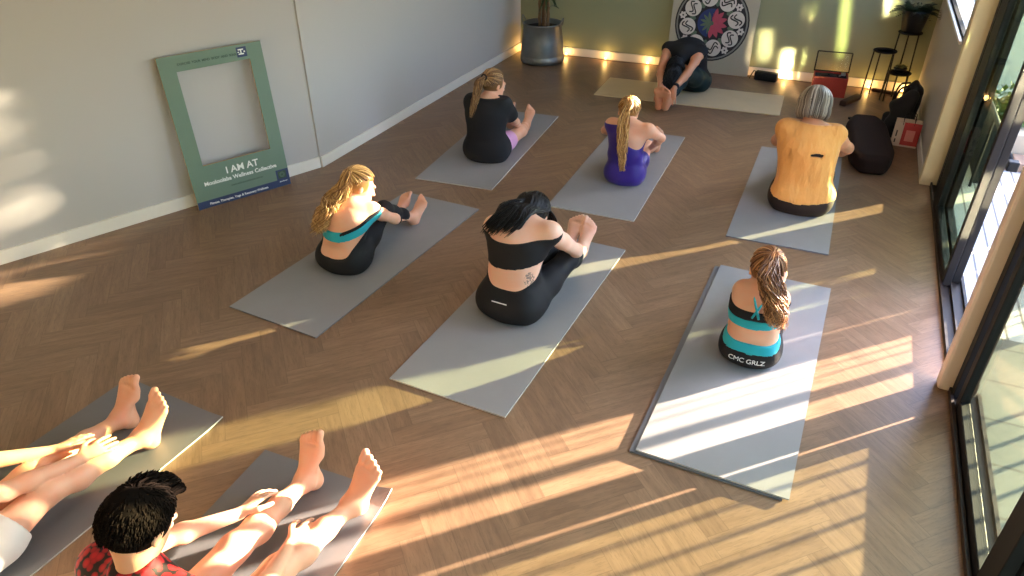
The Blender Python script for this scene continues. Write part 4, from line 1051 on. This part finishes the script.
# selfie-frame sign leaning on the splayed wall
M['sign_green'] = simple('sign_sage_green', srgb(104, 127, 108), .5, var=.04); M['sign_navy'] = simple('sign_navy', srgb(40, 54, 92), .5, var=.05)
M['sign_white'] = simple('sign_white', srgb(236, 238, 230), .5, var=.02); M['sign_dark'] = simple('sign_dark_green', srgb(48, 74, 54), .5); M['foamboard'] = simple('foamboard_edge', srgb(196, 160, 110), .7)
def sign():
    a = Vector((-3.845, 3.135, 0)); b_ = Vector((-3.555, 3.745, 0)); w = (b_-a).length; xd = (b_-a).normalized(); inn = -nv
    h = 1.015
    t = empty('photo_frame_board', (a+b_)/2+inn*.055, 'sage green cut-out photo frame board leaning on the white wall', 'sign')
    lean = math.asin(.062/h); up = (Vector((0, 0, 1))*math.cos(lean)-inn*math.sin(lean)); nd = xd.cross(up)
    if nd.dot(inn) < 0: nd = -nd
    mt = Matrix((xd, up, nd)).transposed().to_4x4()
    def loc(m): return mt @ m
    bm = bmesh.new(); th = .012; W2 = w/2
    ox0, ox1, oy0, oy1 = -.235, .243, .292, .915
    for lo, hi in [((-W2, 0, 0), (ox0, h, th)), ((ox1, 0, 0), (W2, h, th)), ((ox0, 0, 0), (ox1, oy0, th)), ((ox0, oy1, 0), (ox1, h, th))]: bm_box(bm, lo, hi, mt)
    bmesh.ops.remove_doubles(bm, verts=bm.verts, dist=1e-5)
    bm.faces.ensure_lookup_table(); o = from_bm('frame_board', bm, [M['sign_green'], M['foamboard']], t)
    for p in o.data.polygons:
        if abs(p.normal.dot(nd)) < .5: p.material_index = 1
    bm = bmesh.new(); bm_box(bm, (-W2+.001, .001, th), (W2-.001, .052, th+.001), mt); bm_box(bm, (W2-.095, .05, th), (W2-.001, .125, th+.001), mt); from_bm('navy_bar', bm, M['sign_navy'], t)
    bm = bmesh.new(); bm_box(bm, (W2-.082, .060, th+.001), (W2-.022, .115, th+.0016), mt)
    from_bm('logo_square', bm, M['sign_dark'], t)
    bm = bmesh.new()
    for r0 in (.018, .011):
        pts = [mt @ Vector((W2-.052+r0*math.cos(x), .088+r0*math.sin(x), th+.0022)) for x in np.linspace(0, 6.28, 17)]; bm_tube(bm, pts, .0012, 5)
    from_bm('logo_ring', bm, M['sign_green'], t)
    z = lambda x, y, e=.0012: mt @ Matrix.Translation((x, y, th+e))
    text_mesh('headline', 'I AM AT', .066, M['sign_white'], t, z(.02, .222), bold=.0012)
    text_mesh('subtitle', 'Mooloolaba Wellness Collective', .0395, M['sign_white'], t, z(.0, .165), bold=.0008)
    text_mesh('web_line', 'www.wellnesscollective.com.au', .018, M['sign_dark'], t, z(.03, .112))
    text_mesh('footer_text', 'Fitness, Therapies, Yoga & Recovery Wellness', .0225, M['sign_white'], t, z(-.045, .024, .0016), bold=.0004)
    text_mesh('footer_tag', '#wellness', .015, M['sign_white'], t, z(W2-.05, .038, .0016))
    text_mesh('top_line', 'EXERCISE  YOUR  MIND  BODY  AND  SOUL', .0195, M['sign_dark'], t, z(-.03, .958), bold=.0004)
    bm = bmesh.new(); bm_box(bm, (.165, .935, th), (.232, .998, th+.0012), mt); from_bm('corner_badge', bm, M['sign_navy'], t)
    bm = bmesh.new()
    for x0, y0, x1, y1 in [(.176, .978, .212, .986), (.176, .950, .212, .958), (.190, .958, .198, .978), (.212, .962, .222, .972), (.172, .964, .182, .970)]: bm_box(bm, (x0, y0, th+.0012), (x1, y1, th+.002), mt)
    from_bm('badge_mark', bm, M['sign_white'], t)
sign()

# mandala canvas leaning on the back wall
M['canvas'] = simple('canvas_cream', srgb(178, 172, 152), .8, var=.05, scale=60); M['man_black'] = simple('mandala_black', srgb(36, 34, 36), .7); M['man_white'] = simple('mandala_white', srgb(214, 208, 200), .7)
M['man_blue'] = simple('mandala_blue', srgb(44, 58, 110), .7); M['man_pink'] = simple('mandala_pink', srgb(188, 78, 98), .7); M['man_green'] = simple('mandala_green', srgb(92, 112, 92), .7)
def mandala():
    w, h, th = .86, 1.02, .03; t = empty('mandala_canvas', (-1.285, 7.74, .006), 'large canvas with a round mandala leaning on the green wall behind the teacher', 'painting')
    ang = math.asin(.062/h); mt = Matrix.Rotation(math.radians(90)-ang, 4, 'X')
    bm = bmesh.new(); bm_box(bm, (-w/2, 0, -th), (w/2, h, 0), mt, .003); from_bm('canvas', bm, M['canvas'], t)
    cx, cy, R = -.01, .495, .375; r = random.Random(4)
    def disc(bm, x, y, rad, z, n=40):
        bm_prism(bm, [mt @ Vector((x+rad*math.cos(6.2832*k/n), y+rad*math.sin(6.2832*k/n), z)) for k in range(n)], mt.to_3x3() @ Vector((0, 0, .0006)))
    def petal(bm, x, y, a, L, wd, z):
        d = Vector((math.cos(a), math.sin(a))); s = Vector((-d.y, d.x)); P = [(0, 0), (.3, .8), (.6, 1), (.85, .55), (1, 0), (.85, -.55), (.6, -1), (.3, -.8)]
        bm_prism(bm, [mt @ Vector((x+d.x*L*q+s.x*wd*e, y+d.y*L*q+s.y*wd*e, z)) for q, e in P], mt.to_3x3() @ Vector((0, 0, .0005)))
    bm = bmesh.new(); disc(bm, cx, cy, R, .0004); from_bm('black_disc', bm, M['man_black'], t)
    bm = bmesh.new(); disc(bm, cx, cy, R-.014, .0011)
    for k in range(1): pass
    from_bm('ground_disc', bm, simple('mandala_grey', srgb(128, 128, 122), .7), t)
    bm = bmesh.new(); disc(bm, cx, cy, R-.030, .0018); from_bm('inner_black_disc', bm, M['man_black'], t)
    for k in range(8):
        a = 6.2832*k/8+.2; x, y = cx+.245*math.cos(a), cy+.245*math.sin(a)
        bm = bmesh.new(); disc(bm, x, y, .083, .0026); md = from_bm('medallion', bm, M['man_white'], t)
        for sgn in (-1, 1):
            pts = [mt @ Vector((x+.034*math.sin(q*6.28)*math.cos(a)-((q-.5)*.115)*math.sin(a)+sgn*.018*math.cos(a), y+.034*math.sin(q*6.28)*math.sin(a)+((q-.5)*.115)*math.cos(a)+sgn*.018*math.sin(a), .0036)) for q in np.linspace(.04, .96, 15)]
            bm = bmesh.new(); bm_tube(bm, pts, .0066, 5); from_bm('swirl', bm, M['man_black'], md)
        a2 = a+.3927; fx, fy = cx+.305*math.cos(a2), cy+.305*math.sin(a2)
        bm = bmesh.new()
        for q in range(6): petal(bm, fx, fy, 6.2832*q/6, .040, .013, .0026)
        fw_ = from_bm('flower', bm, M['man_white'], t); bm = bmesh.new(); disc(bm, fx, fy, .009, .0034, 12); from_bm('flower_centre', bm, M['man_black'], fw_)
        bm = bmesh.new()
        for q in (-.5, 0, .5): petal(bm, cx+.165*math.cos(a2), cy+.165*math.sin(a2), a2+q, .072, .012, .0026)
        from_bm('leaf_motif', bm, M['man_green'], t)
    bm = bmesh.new(); n = 24; bm_prism(bm, [mt @ Vector((cx+.142*math.cos(1.35+3.1416*k/n), cy+.142*math.sin(1.35+3.1416*k/n), .0030)) for k in range(n+1)], mt.to_3x3() @ Vector((0, 0, .0005))); from_bm('blue_half', bm, M['man_blue'], t)
    bm = bmesh.new()
    for k in range(7): petal(bm, cx+.01, cy, -1.65+3.0*k/6, .150, .027, .0030)
    for k in range(5): petal(bm, cx+.01, cy, -1.4+2.6*k/4, .085, .018, .0040)
    from_bm('pink_petals', bm, M['man_pink'], t)
    bm = bmesh.new()
    for k in range(6): petal(bm, cx-.012, cy, 1.8+2.7*k/5, .11, .014, .0038)
    disc(bm, cx, cy, .022, .0046, 20); from_bm('centre_motif', bm, M['man_green'], t)
mandala()

# galvanised planter with cane plant
M['zinc'] = simple('galvanised_zinc', srgb(128, 130, 128), .45, metal=.75, var=.22, scale=9); M['soil'] = simple('potting_soil', (.02, .014, .01), .95, var=.4, bump=.5); M['cane'] = simple('plant_cane', srgb(122, 92, 62), .8, var=.3, scale=40, bump=.3)
M['dark_leaf'] = simple('dark_green_leaf', srgb(52, 70, 36), .45, var=.35)
def tub():
    t = empty('potted_cane_plant', (-3.05, 7.49, 0), 'cane plant with strappy dark leaves in a galvanised metal tub in the corner', 'plant')
    bm = bmesh.new(); bm_lathe(bm, [(.19, .0), (.236, .012), (.246, .04), (.243, .075), (.236, .085), (.238, .095), (.225, .25), (.206, .395), (.214, .405), (.216, .415), (.210, .422), (.198, .418), (.196, .36), (.02, .355)], 40); from_bm('tub', bm, M['zinc'], t, True)
    bm = bmesh.new(); bm_lathe(bm, [(.197, .35), (.19, .372), (.08, .378), (.01, .38)], 24); from_bm('soil', bm, M['soil'], t, True)
    for sg in (-1, 1):
        bm = bmesh.new(); pts = [(sg*.21+sg*.028*math.sin(q*3.1416), (q-.5)*.10, .395+.085*math.sin(q*3.1416)) for q in np.linspace(0, 1, 13)]; bm_tube(bm, pts, .0065, 8); from_bm('handle', bm, M['zinc'], t, True)
    p = t; r = random.Random(3)
    for k, (x, y, hh) in enumerate([(-.035, .0, .62), (.0, .02, .75), (.03, -.015, .5), (.05, .03, .42)]):
        bm = bmesh.new(); bm_tube(bm, [(x+.004*math.sin(z*30), y, .378+z*hh) for z in np.linspace(-.02, 1, 14)], .017, 10); c = from_bm('cane', bm, M['cane'], p, True)
        bm = bmesh.new()
        for q in range(26):
            a = r.uniform(0, 6.28); el = r.uniform(-.3, 1.3); L = r.uniform(.16, .30); z0 = hh-r.uniform(0, .12) if q > 5 else hh*r.uniform(.45, .8)
            d = Vector((math.cos(a), math.sin(a), 0)); s = Vector((-d.y, d.x, 0)); prev = None
            if q <= 5: L *= .6
            for i in range(7):
                u = i/6; rr = L*u*math.cos(el*.7); zz = .378+z0+L*(u*math.sin(el)-.55*u*u); wd = .012*math.sin(3.14*min(1, u*.9+.08))**.7
                a1, a2, a3 = [bm.verts.new(Vector((x, y, zz))+d*rr+s*e*wd+Vector((0, 0, -.004*(e == 0)))) for e in (-1, 0, 1)]
                if prev: bm.faces.new((prev[0], prev[1], a2, a1)); bm.faces.new((prev[1], prev[2], a3, a2))
                prev = (a1, a2, a3)
        from_bm('leaves', bm, M['dark_leaf'], p, True)
tub()

# string of warm bulbs along the back skirting
M['bulb'] = emission('warm_bulb', (1.0, .62, .22), 22.0)
def lights():
    t = empty('string_lights', (-1.4, 7.80, 0), 'string of small warm fairy bulbs lying along the green back wall skirting', 'string lights')
    xs = [-3.38, -2.88, -2.41, -1.93, -1.46, -.97, -.49, -.02, .30, .60]
    bm = bmesh.new(); bm_tube(bm, [(x+1.4, .022*math.sin(x*9), .006) for x in np.linspace(-3.42, .66, 90)], .0025, 6); from_bm('wire', bm, M['dark_metal'] if 'dark_metal' in M else M['black_metal'], t)
    for x in xs:
        bm = bmesh.new(); bm_lathe(bm, [(.007, .003), (.008, .012), (.006, .016)], 10, (x+1.4, 0, 0)); s = from_bm('socket', bm, M['black_metal'], t, True)
        bm = bmesh.new(); bmesh.ops.create_uvsphere(bm, u_segments=12, v_segments=8, radius=.009); bmesh.ops.translate(bm, verts=bm.verts, vec=(x+1.4, 0, .023)); from_bm('bulb', bm, M['bulb'], s, True)
        l = bpy.data.lights.new('bulb_glow', 'POINT'); l.energy = .95; l.color = (1.0, .56, .16); l.shadow_soft_size = .02; o = bpy.data.objects.new('bulb_glow', l); C.objects.link(o); o.location = (x, 7.785, .05)
lights()

# little black speaker box
bm = bmesh.new(); bm_box(bm, (-.115, -.045, 0), (.115, .045, .085), bevel=.016); sp = from_bm('speaker_box', bm, M['black_metal'], None, True); sp.location = (-.665, 7.715, .001); sp.rotation_euler = (0, 0, -.12)
tag(sp, 'small black rounded box on the floor right of the mandala canvas', 'speaker')
bm = bmesh.new(); bm_tube(bm, [(-.10, 0, .07), (-.13, .0, .085), (-.15, -.01, .04), (-.16, -.02, .004)], .006, 6); from_bm('cable', bm, M['black_metal'], sp)
# red case with open clear lid
M['red_case'] = simple('red_leatherette', srgb(158, 46, 30), .5, var=.2); M['case_inner'] = simple('black_lining', (.015, .014, .014), .8); M['clear_lid'] = glass_mat('clear_acrylic', (.97, .96, .93), .6)
M['silver'] = simple('silver_metal', (.6, .58, .55), .3, metal=.8)
def case():
    t = empty('red_case', (-.06, 7.50, 0), 'red box case with raised clear lid standing by the green wall', 'case', rz=.06)
    bm = bmesh.new(); w, d, h = .155, .10, .185
    for lo, hi in [((-w, -d, 0), (w, d, .012)), ((-w, -d, .012), (w, -d+.012, h)), ((-w, d-.012, .012), (w, d, h)), ((-w, -d+.012, .012), (-w+.012, d-.012, h)), ((w-.012, -d+.012, .012), (w, d-.012, h))]: bm_box(bm, lo, hi, bevel=.003)
    from_bm('case_body', bm, M['red_case'], t)
    bm = bmesh.new(); bm_box(bm, (-w+.014, -d+.014, .05), (w-.014, d-.014, h-.012), bevel=.004); from_bm('lining', bm, M['case_inner'], t)
    bm = bmesh.new(); bm_lathe(bm, [(.075, h-.012), (.075, h-.006), (.012, h-.004), (.006, h+.004)], 32, (-.02, 0, 0)); from_bm('disc', bm, M['black_metal'], t, True)
    bm = bmesh.new(); bm_tube(bm, [(.10, .05, h-.004), (.115, .0, h+.012), (.07, -.05, h+.006)], .006, 8); bm_box(bm, (.09, .03, h-.012), (.13, .07, h+.01), bevel=.003); from_bm('arm', bm, M['silver'], t)
    zt = .365; fr = bmesh.new()
    for a, b_ in [((-w, d, h), (-w, d+.03, zt)), ((w, d, h), (w, d+.03, zt)), ((-w, d+.03, zt), (w, d+.03, zt)), ((-w, d, h+.005), (w, d, h+.005))]: bm_tube(fr, [a, b_], .006, 8)
    lf = from_bm('lid_frame', fr, M['black_metal'], t)
    bm = bmesh.new(); bm_prism(bm, [(-w, d, h), (w, d, h), (w, d+.03, zt), (-w, d+.03, zt)], (0, .003, 0)); from_bm('lid_pane', bm, M['clear_lid'], lf)
case()
M['dark_wood'] = simple('dark_wood', srgb(58, 34, 24), .5, var=.25, scale=12)
bm = bmesh.new(); bm_box(bm, (-.03, -.16, 0), (.03, .16, .05), bevel=.012); sk = from_bm('wooden_block', bm, M['dark_wood']); sk.location = (.16, 7.30, .001); sk.rotation_euler = (0, 0, -.42); tag(sk, 'dark brown long wooden block lying in front of the red case', 'block')
# bolster
def bolster():
    g = Grid((-.22, -.56, -.02), (.22, .56, .2), .008); X, Y, Z = g.full()
    wx = .155-.075*np.clip((np.abs(Y)-.28)/.24, 0, 1)**1.4
    q = np.maximum(np.abs(X)-(wx-.045), 0)**2+np.maximum(np.abs(Y)-.455, 0)**2+np.maximum(np.abs(Z-.075)-.03, 0)**2
    F = (np.sqrt(q)-.045).astype(np.float32)
    o = mesh_from_field('bolster', g, F, cloth('bolster_cover', srgb(34, 18, 14), .8, .0), None, 2); o.location = (.335, 6.05, .001); o.rotation_euler = (0, 0, .10)
    tag(o, 'long dark brown padded bolster on the floor beside the person in orange', 'bolster')
    bm = bmesh.new(); bm_tube(bm, [(-.03, -.44, .112), (-.03, -.455, .13), (.03, -.455, .13), (.03, -.44, .112)], .006, 8); bm_box(bm, (-.012, -.47, .117), (.012, -.445, .135), bevel=.003); from_bm('metal_loop', bm, M['silver'], o)
    bm = bmesh.new(); bm_tube(bm, [(wx_, y_, .122) for wx_, y_ in [(-.09, -.3), (-.1, 0), (-.09, .3)]], .004, 6); bm_tube(bm, [(.09, -.3, .122), (.1, 0, .122), (.09, .3, .122)], .004, 6); from_bm('piping', bm, M['case_inner'], o)
bolster()
bm = bmesh.new()
bm_prism(bm, [(.11*math.cos(a)*(1+.12*math.cos(2*a+.5)), .038*math.sin(a), 0) for a in np.linspace(0, 6.2, 24)], (0, 0, .016)); fl = from_bm('sandal', bm, M['black_metal']); fl.location = (.285, 6.80, .001); fl.rotation_euler = (0, 0, -.1); tag(fl, 'flat dark sandal on the floor behind the bolster', 'sandal')
bm = bmesh.new(); bm_tube(bm, [(-.0, -.034, .012), (.03, -.02, .042), (.045, 0, .05), (.03, .02, .042), (0, .034, .012)], .007, 8); from_bm('strap', bm, M['black_metal'], fl, True)
# three-tier plant stand
def stand():
    t = empty('plant_stand', (.42, 7.56, 0), 'black metal three-tier plant stand in the right back corner', 'plant stand')
    tiers = [(-.07, -.02, .44), (.095, -.03, .26), (.10, .07, .60)]
    for k, (x, y, z) in enumerate(tiers):
        bm = bmesh.new(); R = .095; bm_tube(bm, [(x+R*math.cos(a), y+R*math.sin(a), z) for a in np.linspace(0, 6.2832, 33)], .008, 8, False)
        bm_lathe(bm, [(R-.004, z-.006), (R-.004, z-.002), (R-.03, z-.002), (R-.03, z-.006)] if k == 0 else [(R-.004, z-.006), (R-.004, z-.001), (.002, z-.001)], 28, (x, y, 0)); from_bm('tray', bm, M['black_metal'], t, True)
        for a in ((3.5, 5.5, 1.6) if k != 0 else (3.4, 1.9, 5.6)):
            bm = bmesh.new(); px, py = x+R*math.cos(a), y+R*math.sin(a); bm_tube(bm, [(px, py, z), (px+.02*math.cos(a), py+.02*math.sin(a), 0)], .0065, 8); from_bm('leg', bm, M['black_metal'], t)
    M['pot'] = simple('black_pot', (.014, .014, .014), .5); M['fern'] = simple('fern_leaf', srgb(46, 62, 34), .55, var=.4)
    p = empty('potted_fern', (.52, 7.63, .609), 'black tapered pot of dark fern on the tallest tier of the plant stand', 'plant')
    bm = bmesh.new(); bm_lathe(bm, [(.078, 0), (.085, .004), (.115, .17), (.12, .185), (.112, .187), (.105, .16), (.01, .158)], 32); from_bm('pot', bm, M['pot'], p, True)
    r = random.Random(8); bm = bmesh.new()
    for _ in range(75):
        a = r.uniform(0, 6.28); L = r.uniform(.12, .2); el = r.uniform(.2, 1.4); x0, y0 = .05*math.cos(a), .05*math.sin(a)
        for i in range(9):
            u = i/8; px, py, pz = x0+L*u*math.cos(a)*math.cos(el), y0+L*u*math.sin(a)*math.cos(el), .165+L*(u*math.sin(el)-.5*u*u)
            for sg in (-1, 1):
                l = .05*(1-.6*u); d = Vector((-math.sin(a)*sg+.5*math.cos(a), math.cos(a)*sg+.5*math.sin(a), -.15)).normalized(); s = Vector((math.cos(a), math.sin(a), 0)); b0 = Vector((px, py, pz))
                vs = [bm.verts.new(q) for q in (b0, b0+d*l*.5+s*.012, b0+d*l, b0+d*l*.5-s*.012)]; bm.faces.new(vs)
    from_bm('foliage', bm, M['fern'], p)
    q = empty('succulent_bowl', (.515, 7.53, .266), 'small pale succulent in a shallow bowl on the lowest tier of the stand', 'plant')
    bm = bmesh.new(); bm_lathe(bm, [(.035, 0), (.055, .02), (.06, .035), (.05, .034), (.01, .03)], 24); from_bm('bowl', bm, M['pot'], q, True)
    bm = bmesh.new()
    for k in range(26):
        a = k*2.4; rr = .012+.0016*k; d = Vector((math.cos(a), math.sin(a), 0)); s = Vector((-d.y, d.x, 0)); b0 = Vector((0, 0, .035)); tip = d*(rr+.018)+Vector((0, 0, .075-.0014*k))
        v = [bm.verts.new(x) for x in (b0+d*rr*.4-s*.006, b0+d*rr*.4+s*.006, b0+d*(rr+.006)+s*.009+Vector((0, 0, .02)), tip, b0+d*(rr+.006)-s*.009+Vector((0, 0, .02)))]; bm.faces.new(v)
    from_bm('rosette', bm, simple('pale_succulent', srgb(150, 150, 96), .5), q)
stand()
bm = bmesh.new(); bm_box(bm, (-.11, -.02, 0), (.11, .02, .03), bevel=.005); ex = from_bm('dark_bar', bm, M['dark_wood']); ex.location = (.44, 7.73, .001); ex.rotation_euler = (0, 0, -.25); tag(ex, 'short dark bar lying on the floor under the plant stand', 'block')
# bag and jackets by the right wall
M['jacket'] = cloth('black_jacket_fabric', (.012, .012, .014), .75, .05)
def heap(name, lo, hi, blobs, loc, mat, label, cat, fold, seed):
    g = Grid(lo, hi, .008); F = eval_prims(g, blobs); X, Y, Z = g.full(); r = np.random.RandomState(seed); acc = 0
    for _ in range(6):
        w = r.normal(size=3)*22; acc = acc+np.sin(w[0]*X+w[1]*Y+w[2]*Z+r.uniform(0, 6.28))
    F = F+(fold*acc/2.4).astype(np.float32); F = np.maximum(F, (.001-Z).astype(np.float32)); o = mesh_from_field(name, g, F, mat, None, 1); o.location = loc; return tag(o, label, cat)
bp = heap('backpack', (-.2, -.22, -.02), (.2, .22, .5), [ecap((0, 0, .10), (.02, 0, .30), (0, 1, 0), .13, .085, .105, .07, .03), cap((-.06, -.05, .08), (-.05, .06, .08), .05, .05, .03), cap((.02, -.03, .37), (.02, .03, .37), .018, .018, .02)], (.595, 6.80, 0), M['jacket'], 'black backpack leaning on the right wall beyond the paper bag', 'bag', .004, 2)
bm = bmesh.new()
for y in (-.05, .05): bm_tube(bm, bez([(-.02, y, .36), (-.09, y*1.3, .33), (-.115, y*1.5, .2), (-.10, y*1.4, .06)], 12), .009, 6)
from_bm('shoulder_straps', bm, M['black_metal'], bp)
heap('jacket', (-.22, -.2, -.02), (.22, .2, .46), [cap((-.06, -.06, .03), (-.02, .02, .22), .05, .055, .05), cap((-.02, .02, .22), (.06, .03, .33), .06, .05, .05), cap((.03, -.04, .05), (.05, 0, .28), .06, .05, .05), cap((-.09, .0, .02), (-.08, .06, .13), .035, .04, .04)], (.535, 6.55, 0), M['jacket'], 'crumpled black jacket heaped between the paper bag and backpack', 'jacket', .008, 5)
M['bag_white'] = simple('white_card', srgb(206, 190, 174), .7, var=.06); M['bag_red'] = simple('red_card', srgb(168, 48, 52), .6, var=.08); M['bag_pink'] = simple('pink_card', srgb(206, 132, 126), .6)
def carrier():
    t = empty('paper_bag', (.605, 6.33, 0), 'red and white paper carrier bag standing by the right wall', 'bag', rz=-.06)
    w, d, h = .095, .05, .20
    bm = bmesh.new()
    for lo, hi in [((-w, -d, 0), (w, d, .003)), ((-w, -d, .003), (w, -d+.003, h)), ((-w, d-.003, .003), (w, d, h)), ((-w, -d+.003, .003), (-w+.003, d-.003, h)), ((w-.003, -d+.003, .003), (w, d-.003, h))]: bm_box(bm, lo, hi)
    from_bm('bag_body', bm, M['bag_white'], t)
    bm = bmesh.new(); bm_box(bm, (-.03, -d-.001, .015), (w, -d, h)); bm_box(bm, (w, -d, .0), (w+.001, d, h)); from_bm('red_panel', bm, M['bag_red'], t)
    bm = bmesh.new(); bm_box(bm, (-.005, -d-.002, .05), (.06, -d-.001, .14), bevel=.0004); from_bm('pink_label', bm, M['bag_pink'], t)
    bm = bmesh.new(); bm_box(bm, (-.075, -d-.0012, .03), (-.065, -d, .06)); bm_box(bm, (-.075, -d-.0012, .08), (-.065, -d, .13)); from_bm('side_print', bm, M['man_black'], t)
    for y in (-d, d):
        bm = bmesh.new(); bm_tube(bm, bez([(-.04, y, h-.02), (-.035, y*.8, h+.05), (.035, y*.8, h+.05), (.04, y, h-.02)], 14), .003, 6); from_bm('handle', bm, M['black_metal'], t)
carrier()
